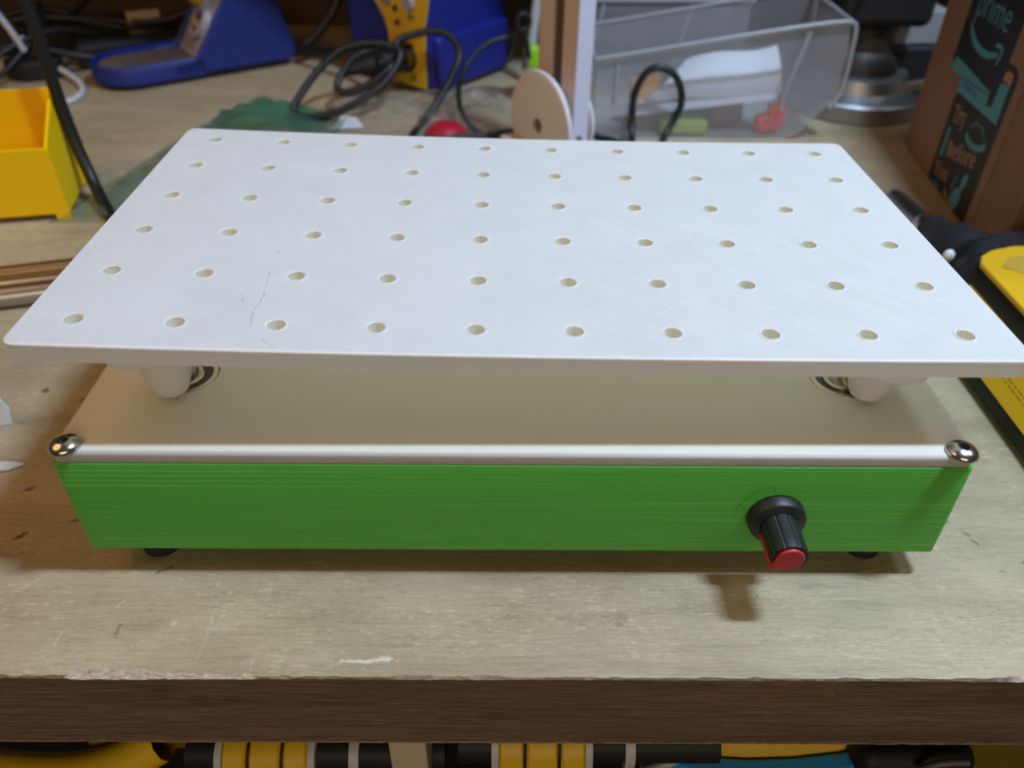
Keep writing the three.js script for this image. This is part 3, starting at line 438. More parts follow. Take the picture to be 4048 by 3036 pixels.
// ------------------------------------------------------------------ soldering iron stand
{
  const ry = 0.6, t = thing('soldering_iron_stand', 'blue soldering iron stand with sponge tray and brass wool', 'iron stand', [-254, 0, -404], ry);
  const blue = phys([0.012, 0.026, 0.19], 0.45), grey = phys([0.34, 0.31, 0.36], 0.45), WD = 53;
  const sideP = [[44, 4.6], [110, 4.6], [115, 6], [117.5, 12], [116, 20], [109.5, 39], [105, 45], [99, 49], [90, 56], [80, 66], [79, 60], [71.5, 51], [58, 32], [47, 17], [42, 13.6], [30, 13.2], [30, 4.6]];
  for (const [z, n] of [[0, 'near'], [-WD + 4, 'far']]) obj('side_panel', [extrude(sideP, 4, 1.2).translate(0, 0, z - 4 + 0)], blue, t);
  obj('back_shell', [box(4, 40, WD - 6, 112, 24, -WD / 2, 1.5, 0, 0, 0.12), box(20, 3, WD - 6, 96, 50, -WD / 2, 1.2, 0, 0, -0.5)], blue, t);
  // tray: an oval trough
  const oval = (k, end = 50) => { const pts = []; for (let i = 0; i <= 24; i++) { const a = Math.PI / 2 + (i / 24) * Math.PI; pts.push([8 + (WD / 2 - k) * Math.cos(a), (WD / 2 - k) * Math.sin(a)]); } pts.push([end, -(WD / 2 - k)], [end, WD / 2 - k]); return pts; };
  const put = (g, y) => lay(g, y).translate(0, 0, -WD / 2);
  const ringWall = (a, b, y0, y1) => { const pos = [], n = a.length, q = (p, y) => [p[0], y, -p[1] - WD / 2], quad = (A, B, C2, D2) => pos.push(...A, ...B, ...C2, ...A, ...C2, ...D2); for (let i = 0; i < n; i++) { const j = (i + 1) % n, m = (p, o) => [mix(p[0], o[0], 0.35), mix(p[1], o[1], 0.35)]; quad(q(a[i], y0), q(a[j], y0), q(a[j], y1 - 1), q(a[i], y1 - 1)); quad(q(a[i], y1 - 1), q(a[j], y1 - 1), q(m(a[j], b[j]), y1), q(m(a[i], b[i]), y1)); quad(q(m(a[i], b[i]), y1), q(m(a[j], b[j]), y1), q(b[j], y1 - 0.6), q(b[i], y1 - 0.6)); quad(q(b[i], y1 - 0.6), q(b[j], y1 - 0.6), q(b[j], y0), q(b[i], y0)); } const g = new THREE.BufferGeometry(); g.setAttribute('position', new THREE.Float32BufferAttribute(pos, 3)); g.computeVertexNormals(); return toCreasedNormals(g, 0.9); };
  obj('tray_wall', [ringWall(oval(0), oval(3.6), 4, 15.6)], blue, t);
  obj('tray_floor', [put(extrude(oval(2), 2.4, 0.4), 4.2)], blue, t);
  const sponge = std([1, 1, 1], 0.95, { map: colorTex(128, 128, (u, v) => { const n = fbm(u * 22, v * 22, 3) * 0.7 + 0.5 * fbm(u * 5, v * 5, 2); return [0.17 * n, 0.12 * n, 0.1 * n]; }) });
  const sg = put(extrude(oval(4.6, 47), 5, 1.2), 7.6); const sp = sg.attributes.position; for (let i = 0; i < sp.count; i++) if (sp.getY(i) > 10) sp.setY(i, sp.getY(i) + 1.6 * (fbm(sp.getX(i) / 6, sp.getZ(i) / 6) - 0.5));
  obj('sponge', [planar(sg, 0, 2)], sponge, t, 'worn grey brown sponge in the tray');
  obj('base_pad', [put(extrude(oval(3, 112), 4, 0.8), 0)], blackMatte, t);
  // slanted inner face with the cleaning cup
  const inner = new THREE.Group(); inner.name = 'inner_face'; inner.position.set(62 * MM, 34 * MM, (-WD / 2) * MM); inner.rotation.z = 0.98; t.add(inner);
  obj('panel', [box(54, 3, WD - 7, 0, -2, 0, 1)], grey, inner);
  obj('cup_rim', [lathe([[8.2, -1], [8.2, 3], [9.6, 4], [12.5, 3], [13.5, -1]], 40).translate(-3, 0, 1)], grey, inner);
  obj('cup', [cyl(8.2, 8.2, 0.6, -3, 0.2, 1, 36)], std([0.004, 0.004, 0.004], 0.8), inner);  // flat black disc stands in for the shade inside the opening
  const wool = []; for (let i = 0; i < 26; i++) { const a = rnd() * 6.3, r = rnd() * 3.6, c = [-6 + r * Math.cos(a), 1.4 + rnd() * 1.8, -0.5 + r * Math.sin(a)]; wool.push(new THREE.TorusGeometry(1.3 + rnd() * 1.2, 0.3, 5, 14).rotateX(rnd() * 3).rotateY(rnd() * 6).translate(...c)); }
  obj('brass_wool', wool, std([0.72, 0.47, 0.18], 0.35, { metalness: 1 }), inner);
  const iron = thing('soldering_iron', 'yellow soldering iron handle resting in the blue stand', 'soldering iron', [-254 + 0.825 * 60 - 0.565 * 26, 45, -404 - 0.565 * 60 - 0.825 * 26], ry);
  obj('collar', [at(lathe([[0, -10], [6, -10], [9, -4], [9.5, 0]], 32), 4, 2, 0, 0, 0, 0.6)], grey, iron);
  obj('grip', [at(lathe([[0, -8], [5, -7.5], [8, -4], [10, 2], [11, 14], [10.5, 44], [0, 46]], 36), 6, 4, 0, 0, 0, 0.6)], phys([0.75, 0.47, 0.02], 0.45), iron);
}
// ------------------------------------------------------------------ soldering station
{
  const ex = [0.789, 0.615], t = thing('soldering_station', 'blue and yellow soldering station at the back of the bench', 'soldering station', [-113, 0, -448], Math.atan2(-0.615, 0.789));
  const blue = phys([0.012, 0.02, 0.22], 0.42), yel = phys([0.66, 0.4, 0.012], 0.4), Wd = 75, Dp = 80;
  const bodyG = extrude([[0, 3], [Wd, 3], [Wd + 2.5, 6], [Wd, 40], [Wd, 108], [0, 108]], Dp, 3).translate(0, 0, -Dp);
  obj('body', [bodyG, box(10, 34, Dp - 6, Wd + 1, 20, -Dp / 2, 3)], blue, t);
  obj('front_panel', [extrude([[41.5, 4], [77, 4], [78, 30], [79, 44], [84, 62], [88, 106], [20, 106], [30, 56], [40, 44], [43, 36]].map(([x, y]) => [x * 0.93, y]), 1.6, 0.5).translate(0, 0, 0)], yel, t, 'yellow control panel narrowing towards the socket');
  const dial = (x, y, r, m, n = 'button') => obj(n, [cyl(r, r * 0.85, 3, x, y, 2.4, 24, Math.PI / 2)], m, t);
  dial(50, 43.5, 2.0, std([0.12, 0.01, 0.006], 0.4), 'indicator'); dial(49, 52, 1.9, blackMatte); dial(61, 56, 4.6, std([0.3, 0.3, 0.34], 0.35)); dial(41, 57, 4.4, std([0.2, 0.19, 0.2], 0.4)); dial(63, 49, 1.8, std([0.12, 0.14, 0.02], 0.5)); dial(62, 10, 2.2, std([0.14, 0.12, 0.02], 0.5));
  const cv = document.createElement('canvas'); cv.width = 256; cv.height = 64; const cx = cv.getContext('2d'); cx.fillStyle = '#d2a814'; cx.fillRect(0, 0, 256, 64);
  const conn = obj('connector', [lathe([[9.2, 0], [9.2, 7], [8, 9.5], [8, 15], [6.4, 17], [6, 26], [4.6, 30], [2.6, 44]], 36).rotateX(Math.PI / 2).rotateY(-0.62).rotateX(0.22).translate(55, 23, 2)], blackMatte, t, 'round black cable connector on the front panel');
  obj('locking_ring', [new THREE.TorusGeometry(9.3, 1.2, 10, 40).translate(55, 23, 3)], std([0.02, 0.02, 0.022], 0.35), conn);
  for (const [x, z] of [[8, -8], [Wd - 6, -8], [8, -Dp + 8], [Wd - 6, -Dp + 8]]) obj('foot', [cyl(4, 4.5, 3.2, x, 1.6, z, 20)], blackMatte, t);
}
// ------------------------------------------------------------------ cables between the stations
{
  const list = [
    [[[-69, 33, -384], [-79, 37, -386], [-92, 38, -386], [-107, 35, -383], [-121, 25, -374], [-132, 13, -362], [-136, 6, -355], [-130, 3, -352], [-111, 5, -353], [-88, 14, -362], [-75, 24, -372], [-70, 33, -380], [-73, 38.5, -386], [-59, 43, -391], [-46, 44, -392], [-37, 40, -389], [-33, 33, -381], [-38, 22, -370], [-49, 8, -355], [-56, 2.6, -342], [-60, 2.4, -318]], 2.35, 'thick black iron cable coiled in front of the soldering station'],
    [[[-66, 33, -398], [-75, 34, -388], [-87, 34, -388], [-100, 30, -383], [-108, 21, -375], [-110, 16, -370], [-104, 13, -367], [-91, 17, -371], [-76, 26, -379], [-72, 31, -390]], 2.3, 'inner loop of black cable beside the connector'],
    [[[-152, 12, -470], [-136, 26, -474], [-126, 40, -478], [-120, 60, -484], [-116, 84, -490]], 3.4, 'black cable rising between the iron stand and the station'],
    [[[-152, 13, -466], [-134, 14, -452], [-116, 20, -436], [-98, 26, -420], [-86, 22, -400]], 2.6, 'short black cable from the iron stand to the coil'],
    [[[-8, 2, -322], [-22, 2.2, -334], [-31, 8, -350], [-33, 18, -366], [-26, 30, -384], [-12, 37, -398], [4, 38, -402], [10, 34, -398], [8, 24, -388]], 1.7, 'thin black cable arching left of the white wheel'],
    [[[71, 2.2, -304], [71, 4, -320], [71, 14, -327.5], [71, 25, -327.5], [74, 35, -327.5], [79, 41, -327.5], [85, 42, -327.5], [93, 38, -327.5], [98, 29, -327.5], [99, 21, -327.5], [96, 12, -327], [90, 4, -320], [86, 2.2, -300]], 2.1, 'black cable standing in an upright loop in front of the clear bin'],
    [[[-62, 1.8, -318], [-20, 2.2, -326], [10, 2, -336], [50, 2, -326], [74, 2, -310]], 1.8, 'black cable lying along the back edge of the platform'],
  ];
  for (const [p, r, l] of list) tag(obj('cable', [tube(p, r, 130), ...caps(p, r)], blackCable), l, 'cable');
  const clip = thing('cable_clip', 'black wire clip hanging left of the wooden post', 'clip', [3, 38, -392]);
  obj('loop', [new THREE.TorusGeometry(4.2, 1.5, 10, 28).scale(1, 1.15, 1).rotateY(0.3).translate(4, 12, 0)], blackMatte, clip); obj('arm', [tube([[1, 9, 0], [-2, 2, 0], [-3, -6, 0], [-5, -12, 2]], 1.6, 24), tube([[4, 8, 0], [6, 0, 0], [8, -10, 0]], 1.7, 24)], blackMatte, clip);
  const lime = thing('lime_bottle', 'small lime green bottle top just left of the wooden post', 'bottle', [13, 20, -402]);
  obj('cap', [lathe([[0, 0], [5, 0], [5.4, 1], [5, 12], [4, 13], [0, 13]], 28)], phys([0.34, 0.68, 0.02], 0.4), lime);
  const pole = thing('white_tube', 'thin white tube standing behind the wooden post', 'tube', [12, 0, -430]);
  obj('tube', [tube([[0, 0, 0], [3, 40, -1], [10, 90, -3]], 3.2, 24)], std([0.5, 0.55, 0.55], 0.45), pole);
  const r = thing('red_ball', 'round red plastic cap just behind the platform', 'cap', [-40, 0, -333]);
  obj('cap', [new THREE.SphereGeometry(13, 40, 16, 0, 2 * Math.PI, 0, Math.PI / 2).scale(1, 0.62, 1), cyl(13, 13, 0.6, 0, 0.3, 0, 40)], phys([0.42, 0.008, 0.022], 0.5), r);
  const s = thing('paper_scrap', 'white paper scrap beside the green film', 'scrap', [-100, 0.6, -338], 0.2);
  obj('scrap', [extrude([[-12, 0], [10, 0], [6, 9], [-3, 10], [-7, 4]], 1, 0.2).rotateX(-1.1)], std([0.75, 0.76, 0.8], 0.6), s);
  const bag = thing('clear_bag', 'crumpled clear plastic bag in front of the soldering station', 'bag');
  const clear = phys([0.92, 0.92, 0.93], 0.07, { transmission: 0.96, thickness: 0, ior: 1.45, side: THREE.DoubleSide });
  const cr = (x, z) => 11 * fbm(x / 22, z / 16, 3) + 6 * Math.abs(fbm(x / 9 + 4, z / 8, 3) - 0.5) * 2;
  obj('film', [sheet(80, 60, (u, v) => { const x = mix(-118, 2, u), z = mix(-408, -318, v), e = smooth(0, 0.15, u) * smooth(1, 0.85, u) * smooth(0, 0.2, v) * smooth(1, 0.75, v); return [x + 8 * (fbm(v * 6, 1) - 0.5), 0.8 + cr(x, z) * e, z + 6 * (fbm(u * 6, 8) - 0.5)]; })], clear, bag);
}
// ------------------------------------------------------------------ post with wheels
{
  const n = [-0.85, 0.53], a = Math.atan2(-0.85, 0.53), t = thing('wheel_stand', 'slotted post with a pale printed wheel on each side', 'stand', [27.5, 0, -303], a);   // local z = outward normal of the broad face, local x = along it
  const mdf = std([0.62, 0.5, 0.43], 0.6), white = phys([0.6, 0.6, 0.74], 0.4), pale = phys([0.7, 0.68, 0.71], 0.42);
  const w = 35, th = 9.5;
  obj('post', [box(w * 0.37, 150, th, -w * 0.315, 75, 0, 0.4), box(w * 0.36, 150, th, w * 0.32, 75, 0, 0.4), box(w * 0.32, 150, th - 2.4, 0, 75, -1, 0.2)], mdf, t, 'beige timber face with a dark slot');
  obj('slot', [box(w * 0.27, 150, 0.4, 0.005 * w, 75, th / 2 - 1.9, 0.1)], std([0.09, 0.065, 0.06], 0.7), t);
  obj('edge_strip', [box(1.4, 150, th + 0.6, w / 2 + 0.5, 75, 0, 0.3)], white, t, 'white narrow edge of the post');
  obj('foot', [box(60, 6, 44, 0, 3, 0, 1)], mdf, t); obj('bolt', [cyl(1.6, 1.6, 1.6, w / 2 + 1.6, 16, 1, 20, 0, 0, Math.PI / 2)], std([0.3, 0.3, 0.32], 0.3, { metalness: 1 }), t);
  for (const s of [1, -1]) {
    const wh = new THREE.Group(); wh.name = 'wheel'; wh.position.set(-2 * MM, 19 * MM, s * (th / 2 + (s > 0 ? 5 : 2.5)) * MM); if (s < 0) wh.scale.set(0.7, 0.7, 0.7); if (s < 0) wh.rotation.y = Math.PI; t.add(wh);
    obj('disc', [lathe([[0, 0], [26, 0], [29, 1.4], [29.6, 2.6], [29, 3.8], [26, 4.6], [3.2, 4.6], [2.8, 4.2], [2.6, 0]], 72).rotateX(Math.PI / 2)], pale, wh);
    obj('hub', [cyl(2.7, 2.7, 2.2, 0, 0, 4.6, 24, Math.PI / 2), lathe([[0, 0], [1.4, 0], [1.2, 1.4], [0, 1.6]], 16).rotateX(Math.PI / 2).translate(0, 0, 5.6)], std([0.45, 0.3, 0.12], 0.35, { metalness: 1 }), wh);
    obj('hub_recess', [new THREE.TorusGeometry(3.3, 0.6, 8, 28).translate(0, 0, 4.5)], std([0.16, 0.1, 0.06], 0.6), wh);
  }
}
// ------------------------------------------------------------------ translucent bins
const milky = phys([0.84, 0.86, 0.9], 0.36, { transmission: 0.85, thickness: 0, side: THREE.DoubleSide });
const rimP = phys([0.62, 0.64, 0.68], 0.38, { transmission: 0.6, thickness: 0 });
function clearBin(name, label, pos, turn, L, Wd, H, cut) {
  const t = thing(name, label, 'bin', pos, turn);
  const wall = (pts) => new THREE.ShapeGeometry(new THREE.Shape(pts.map(([x, y]) => new THREE.Vector2(x, y)))), pane = (w, h, x, y, z, ry = 0, rx = 0) => at(new THREE.PlaneGeometry(w, h), x, y, z, rx, ry);
  const side = [[0, 0], [L - 16, 0], [L - 6, 8], [L, 22], [L, H], [0, H]];
  obj('near_wall', [wall(side, 1.3)], milky, t); obj('far_wall', [wall(side, 1.3).translate(0, 0, -Wd)], milky, t);
  obj('end_wall', [pane(Wd, H - 20, L, H / 2 + 10, -Wd / 2, Math.PI / 2)], milky, t); obj('end_wall', [pane(Wd, H, 0, H / 2, -Wd / 2, Math.PI / 2)], milky, t);
  obj('bottom', [pane(L - 16, Wd, L / 2 - 8, 0.5, -Wd / 2, 0, Math.PI / 2)], milky, t);
  obj('rim', [box(L + 5, 2.4, 2, L / 2, H, 1.2, 0.8), box(L + 5, 2.4, 2, L / 2, H, -Wd - 1, 0.8), box(2, 2.4, Wd + 3, L + 1, H, -Wd / 2, 0.8), box(2, 2.4, Wd + 3, -1, H, -Wd / 2, 0.8)], rimP, t, 'thicker milky rim of the clear bin');
  for (const x of cut) obj('rib', [box(2.4, H - 6, 1.4, x, H / 2 + 1, 1.7, 0.5, 0, 0, -0.22)], rimP, t);
  return t;
}
{
  const turn = Math.atan2(77, 175);
  const t = thing('clear_bin', 'translucent open bin with a rising rim and rounded corner, before the lamp base', 'bin', [0, 0, -330]), D = 72;
  const prof = [[50, 0], [166, 0], [172, 3], [186, 20], [189.5, 26], [190.5, 50], [188, 66.5], [48, 46]];
  const flat = new THREE.ShapeGeometry(new THREE.Shape(prof.map(([x, y]) => new THREE.Vector2(x, y)))); obj('near_wall', [flat], milky, t); obj('far_wall', [flat.clone().translate(0, 0, -D)], milky, t);
  const strip = (a, b) => { const g = new THREE.BufferGeometry(); g.setAttribute('position', new THREE.Float32BufferAttribute([a[0], a[1], 0, b[0], b[1], 0, b[0], b[1], -D, a[0], a[1], 0, b[0], b[1], -D, a[0], a[1], -D], 3)); g.computeVertexNormals(); return g; };
  obj('bottom', [strip(prof[0], prof[1])], milky, t); obj('end_wall', [1, 2, 3, 4, 5].map((i) => strip(prof[i], prof[i + 1])), milky, t); obj('end_wall', [strip(prof[7], prof[0])], milky, t);
  const R1 = [[47, 46, 1.6], [187, 67.2, 1.6], [190, 66, 1.2], [191.6, 52, 1.2], [191, 28, 1.2], [187, 19, 1.2]];
  obj('rim', [tube(R1, 1.3, 60), tube(R1.map(([x, y]) => [x, y, -D]), 1.0, 60), tube([[188.5, 67, 1], [188.5, 67, -D]], 1.0, 8), tube([[47, 46, 1], [47, 46, -D]], 1.0, 8)], rimP, t, 'thicker milky rim of the clear bin');
  obj('rib', [tube([[166, 62, 1.2], [162, 44, 1.2], [159, 28, 1.2], [158, 18, 1.2]], 1.3, 20)], rimP, t); obj('rib', [tube([[60, 44, 1], [60, 20, 1]], 1.1, 8)], rimP, t);
  clearBin('clear_bin', 'translucent bin standing farther back, its top cut by the photo edge beside the post', [50, 0, -420], 0.03, 107, 56, 57, [4, 62]);
  const put = (name, label, cat, pos, spin, geos, m) => { const q = thing(name, label, cat, pos, spin); obj(name, geos, m, q); return q; };
  put('red_block', 'small bright red plastic block low inside the rounded clear bin', 'block', [157, 1.5, -341], 0.1, [box(13, 10, 9, -2, 5, 0, 2, 0, 0, 0.3), box(9, 15, 9, 3, 8, 0, 2)], phys([0.85, 0.03, 0.035], 0.45));
  put('lime_block', 'flat yellow green piece at the left end of the rounded clear bin', 'block', [104, 1.5, -340], 0, [box(28, 7, 14, 0, 3.5, 0, 1)], phys([0.42, 0.5, 0.05], 0.5));
  put('teal_box', 'dark teal box inside the clear bin behind the cable loop', 'box', [112, 1.5, -368], 0.1, [box(44, 18, 16, 0, 9, 0, 1.5)], std([0.05, 0.08, 0.1], 0.5));
  put('cardboard_piece', 'orange brown cardboard piece inside the clear bin at its left end', 'cardboard', [82, 1.5, -352], 0.5, [box(22, 28, 2, 0, 14, 0, 0.4, 0, -0.2)], std([0.5, 0.23, 0.09], 0.7));
  put('purple_piece', 'dull purple piece lying low inside the clear bin', 'block', [132, 1.5, -352], 0.2, [box(20, 13, 10, 0, 6.5, 0, 2)], std([0.2, 0.06, 0.1], 0.5));
  put('white_sheet', 'white curled plastic sheet slanting inside the clear bin', 'plastic sheet', [0, 2, -338], 0, [sheet(24, 12, (u, v) => [mix(mix(76, 104, u * 0 + v), mix(160, 156, v), u), mix(15, 38, v) + mix(0, 9, u) + 1.5 * Math.sin(u * 6), -14 * v + 4 * Math.sin(v * 3)]), sheet(20, 6, (u, v) => [mix(70, 158, u), 9 + 7 * v + mix(0, 11, u), 2 - 5 * v])], std([0.6, 0.61, 0.64], 0.5, { side: THREE.DoubleSide }));
  put('dark_box', 'dark grey blue box put inside the farther clear bin to darken its walls', 'box', [104, 2, -452], 0.03, [box(92, 46, 24, 0, 23, 0, 1.5)], std([0.035, 0.04, 0.058], 0.6));  // placed in the bin so that its walls look dark
}
// ------------------------------------------------------------------ microscope-like stand, dark things at the back right
{
  const t = thing('lamp_base', 'round silver base with a dark column behind the clear bin', 'lamp base', [226, 0, -397]);
  obj('base', [lathe([[0, 0], [45, 0], [46, 1], [46, 10.5], [44.8, 12], [36, 13], [33, 14.5], [31, 22], [29, 23], [0, 23.4]], 72)], std([0.4, 0.4, 0.41], 0.42, { metalness: 1 }), t);
  obj('collar', [lathe([[0, 23.3], [24, 23.3], [22, 30], [17, 36], [16, 50], [0, 50]], 48)], std([0.02, 0.015, 0.01], 0.5), t);
  obj('column', [cyl(15, 14, 130, 0, 108, 0, 32), box(56, 60, 40, 2, 82, 2, 6), box(34, 60, 30, -20, 110, -10, 5)], blackMatte, t);
  obj('lever', [tube([[-20, 74, 30], [-16, 84, 32], [-14, 98, 30]], 2.4, 20)], std([0.35, 0.34, 0.33], 0.35, { metalness: 1 }), t);
  const c = thing('added_black_block', 'added black block at the back right of the bench, keeps the background dark', 'case', [270, 0, -520], -0.1);  // black block added to keep the background behind the bins dark
  obj('case', [box(260, 190, 60, 0, 95, 0, 6)], blackMatte, c); obj('latch', [box(24, 16, 4, -44, 70, 31, 1)], std([0.24, 0.22, 0.21], 0.5), c); obj('latch', [box(18, 12, 4, -10, 50, 31, 1)], std([0.24, 0.22, 0.21], 0.5), c);
  const d = thing('dark_spool', 'dark purple spool behind the clear bins', 'spool', [186, 20, -470], 0.2);
  obj('flange', [cyl(28, 28, 4, 0, 28, 12, 40, Math.PI / 2), cyl(28, 28, 4, 0, 28, -14, 40, Math.PI / 2)], std([0.012, 0.01, 0.05], 0.5), d); obj('winding', [cyl(22, 22, 24, 0, 28, -1, 40, Math.PI / 2)], std([0.09, 0.045, 0.045], 0.6), d);
  const k = thing('white_box', 'small pale box between the lamp base and the cardboard box', 'box', [262, 36, -412], 0.1);
  obj('box', [box(34, 20, 20, 0, 10, 0, 1)], std([0.34, 0.31, 0.3], 0.6), k);
  const k2 = thing('pale_stick', 'short pale stick low beside the cardboard box', 'stick', [252, 8, -378], 0.3);
  obj('stick', [box(22, 6, 6, 4, 8, 0, 1)], std([0.3, 0.24, 0.18], 0.6), k2);
  const under = thing('black_crate', 'black crate under the small pale box', 'crate', [268, 0, -412], 0.1); obj('crate', [box(60, 36, 34, 0, 18, 0, 2)], blackMatte, under);
}
// ------------------------------------------------------------------ cardboard box with printed tape
{
  const ry = Math.atan2(0.99433, -0.10633) , t = thing('cardboard_box', 'tall brown cardboard box with black printed tape at the right', 'cardboard box', [234.8, 0, -324.1], Math.atan2(-0.99433, -0.10633));
  // local x runs along the printed face towards the camera, local z points out of it (to the left in the photo)
  const L = 148, Hb = 150, D = 110;
  const board = colorTex(512, 512, (u, v) => { const f = fbm(u * 60, v * 7, 3), g = noise(u * 400, v * 400), b = fbm(u * 3, v * 3, 3), t2 = 0.86 + 0.16 * f + 0.06 * g + 0.2 * (b - 0.5); return [0.23 * t2, 0.128 * t2, 0.072 * t2]; });
  const bm = std([1, 1, 1], 0.75, { map: span(board, 0, 0, 0.15, 0.15), bumpMap: span(dataTex(256, 8, (u) => 0.5 + 0.5 * Math.sin(u * 40 * Math.PI)), 0, 0, 0.15, 0.15), bumpScale: 0.00015 });
  obj('carton', [planar(box(L, Hb, D, L / 2, Hb / 2 + 0.3, -D / 2, 1.6), 0, 1)], bm, t);
  const S0 = 8, S1 = 116, PX = 8, cv = document.createElement('canvas'); cv.width = (S1 - S0) * PX; cv.height = 128 * PX; const x = cv.getContext('2d');
  const X = (s) => (s - S0) * PX, Y = (y) => (128 - y) * PX;
  const poly = (pts, fill) => { x.fillStyle = fill; x.beginPath(); pts.forEach(([s, y], i) => (i ? x.lineTo(X(s), Y(y)) : x.moveTo(X(s), Y(y)))); x.closePath(); x.fill(); };
  const brown = '#84644c', ink = '#15120f', teal = '#4a93ad', tan = '#a07a60';
  x.fillStyle = brown; x.fillRect(0, 0, cv.width, cv.height);
  for (let i = 0; i < 2500; i++) { x.fillStyle = rnd() < 0.5 ? 'rgba(100,72,50,0.16)' : 'rgba(150,116,90,0.14)'; x.fillRect(rnd() * cv.width, rnd() * cv.height, 30 + rnd() * 60, 1.5); }
  poly([[32.4, 128], [94, 128], [94, 71], [94, 56], [101, 50], [108, 61], [108, 0], [49.5, 0], [49.5, 44], [52, 47], [49, 53.5], [33, 54], [31.6, 58.5]], ink);
  poly([[13.5, 68.2], [16, 67], [33, 58], [34, 63.5], [31.2, 59.6]], ink);                                         // pointed stroke left of the band
  x.fillStyle = ink; x.beginPath(); x.moveTo(X(87), Y(70.6)); x.bezierCurveTo(X(91), Y(73), X(96), Y(74.4), X(101), Y(74)); x.bezierCurveTo(X(107), Y(73.4), X(108.6), Y(71), X(108.2), Y(66)); x.lineTo(X(107.6), Y(50)); x.lineTo(X(88), Y(50)); x.closePath(); x.fill();
  poly([[94.5, 69.6], [98, 71], [102.4, 70.6], [103, 67], [102, 64.8], [99, 66.8], [96, 65.2], [94.2, 66.4]], '#b07a55');
  poly([[36, 60.4], [32.6, 54], [48.5, 53.4], [51.8, 46.9], [103.4, 48.2], [102.4, 66.2], [93.4, 64.4], [92.6, 53], [86.6, 51.4], [85.6, 57.9]], teal);
  x.strokeStyle = '#24454f'; x.lineWidth = 5; x.beginPath(); x.moveTo(X(49), Y(53.6)); x.lineTo(X(84), Y(56.2)); x.stroke();
  x.fillStyle = 'rgba(24,34,34,0.75)'; x.font = 'bold 26px sans-serif'; x.save(); x.translate(X(55), Y(50.4)); x.rotate(-0.05); x.scale(0.9, 1.2); x.fillText('amazon.com', 0, 0); x.restore();
  const text = (s, y, str, size, fill, rot, sx = 1, font = 'sans-serif', weight = 'bold') => { x.save(); x.translate(X(s), Y(y)); x.rotate(-rot); x.scale(sx, 1); x.font = weight + ' ' + size * PX + 'px ' + font; x.fillStyle = fill; x.fillText(str, 0, 0); x.restore(); };
  text(40, 82.2, 'prime', 16, teal, 0.02, 0.98, 'sans-serif', '');
  // curved stroke with its arrow tip
  x.fillStyle = teal; x.beginPath(); x.moveTo(X(39.6), Y(77.6)); x.bezierCurveTo(X(45), Y(68), X(66), Y(64.5), X(80.4), Y(72.2)); x.lineTo(X(79), Y(74.2)); x.bezierCurveTo(X(66), Y(69.4), X(52), Y(70.6), X(40.4), Y(78.4)); x.closePath(); x.fill();
  x.strokeStyle = teal; x.lineWidth = 2.0 * PX; x.lineJoin = 'round'; x.lineCap = 'round'; x.beginPath(); x.moveTo(X(76), Y(76.2)); x.bezierCurveTo(X(80), Y(77.2), X(83), Y(76.8), X(83.2), Y(75.2)); x.bezierCurveTo(X(83.4), Y(73), X(82.6), Y(71.5), X(81.8), Y(69.8)); x.stroke();
  text(55.5, 33.4, 'Try', 12, tan, 0.12, 0.78, 'serif'); text(62, 17.2, 'Before', 11, tan, 0.2, 0.98, 'serif'); text(54.6, 4.6, 'You', 10, tan, 0.12, 0.98, 'serif'); text(74, -2.2, 'Buy', 9, tan, 0.12, 0.9, 'serif');
  x.strokeStyle = teal; x.lineWidth = 3 * PX; x.lineCap = 'round'; x.beginPath(); x.moveTo(X(56.5), Y(29)); x.lineTo(X(56.5), Y(16)); x.stroke();
  x.beginPath(); x.moveTo(X(78), Y(34)); x.bezierCurveTo(X(84), Y(31), X(92), Y(31.5), X(100), Y(36)); x.stroke();                                    // shoe
  x.lineWidth = 0.7 * PX; x.beginPath(); x.moveTo(X(79), Y(38)); x.bezierCurveTo(X(82), Y(41), X(84), Y(44), X(86), Y(42)); x.bezierCurveTo(X(89), Y(41), X(92), Y(44), X(93), Y(42)); x.bezierCurveTo(X(95), Y(39), X(99), Y(39), X(101), Y(37)); x.stroke();
  x.fillStyle = teal; x.beginPath(); x.ellipse(X(93), Y(15.5), 2.6 * PX, 5 * PX, 0.25, 0, 7); x.fill(); x.beginPath(); x.ellipse(X(89.5), Y(5.2), 5 * PX, 6.2 * PX, 0.5, 0, 7); x.fill();
  x.globalAlpha = 0.6; x.beginPath(); x.ellipse(X(82.5), Y(11), 1.8 * PX, 5.6 * PX, 0.3, 0, 7); x.fill(); x.beginPath(); x.ellipse(X(60), Y(0.6), 7 * PX, 2 * PX, -0.2, 0, 7); x.fill(); x.globalAlpha = 1;
  const tx = new THREE.CanvasTexture(cv); tx.colorSpace = THREE.SRGBColorSpace; fin(tx, THREE.ClampToEdgeWrapping); tx.flipY = true;
  obj('printed_tape', [new THREE.BoxGeometry(S1 - S0, 128, 0.25).translate((S0 + S1) / 2, 64 + 0.5, 0.22)], std([1, 1, 1], 0.5, { map: tx }), t, 'black printed packing tape with blue and tan graphics');
  const b2 = thing('cardboard_box', 'second brown cardboard box just visible at the right frame edge', 'cardboard box', [222, 0, -174], Math.atan2(-0.99433, -0.10633));
  obj('carton', [planar(box(60, 90, 90, 31, 45.3, -48, 1.6), 0, 1)], bm, b2);
}
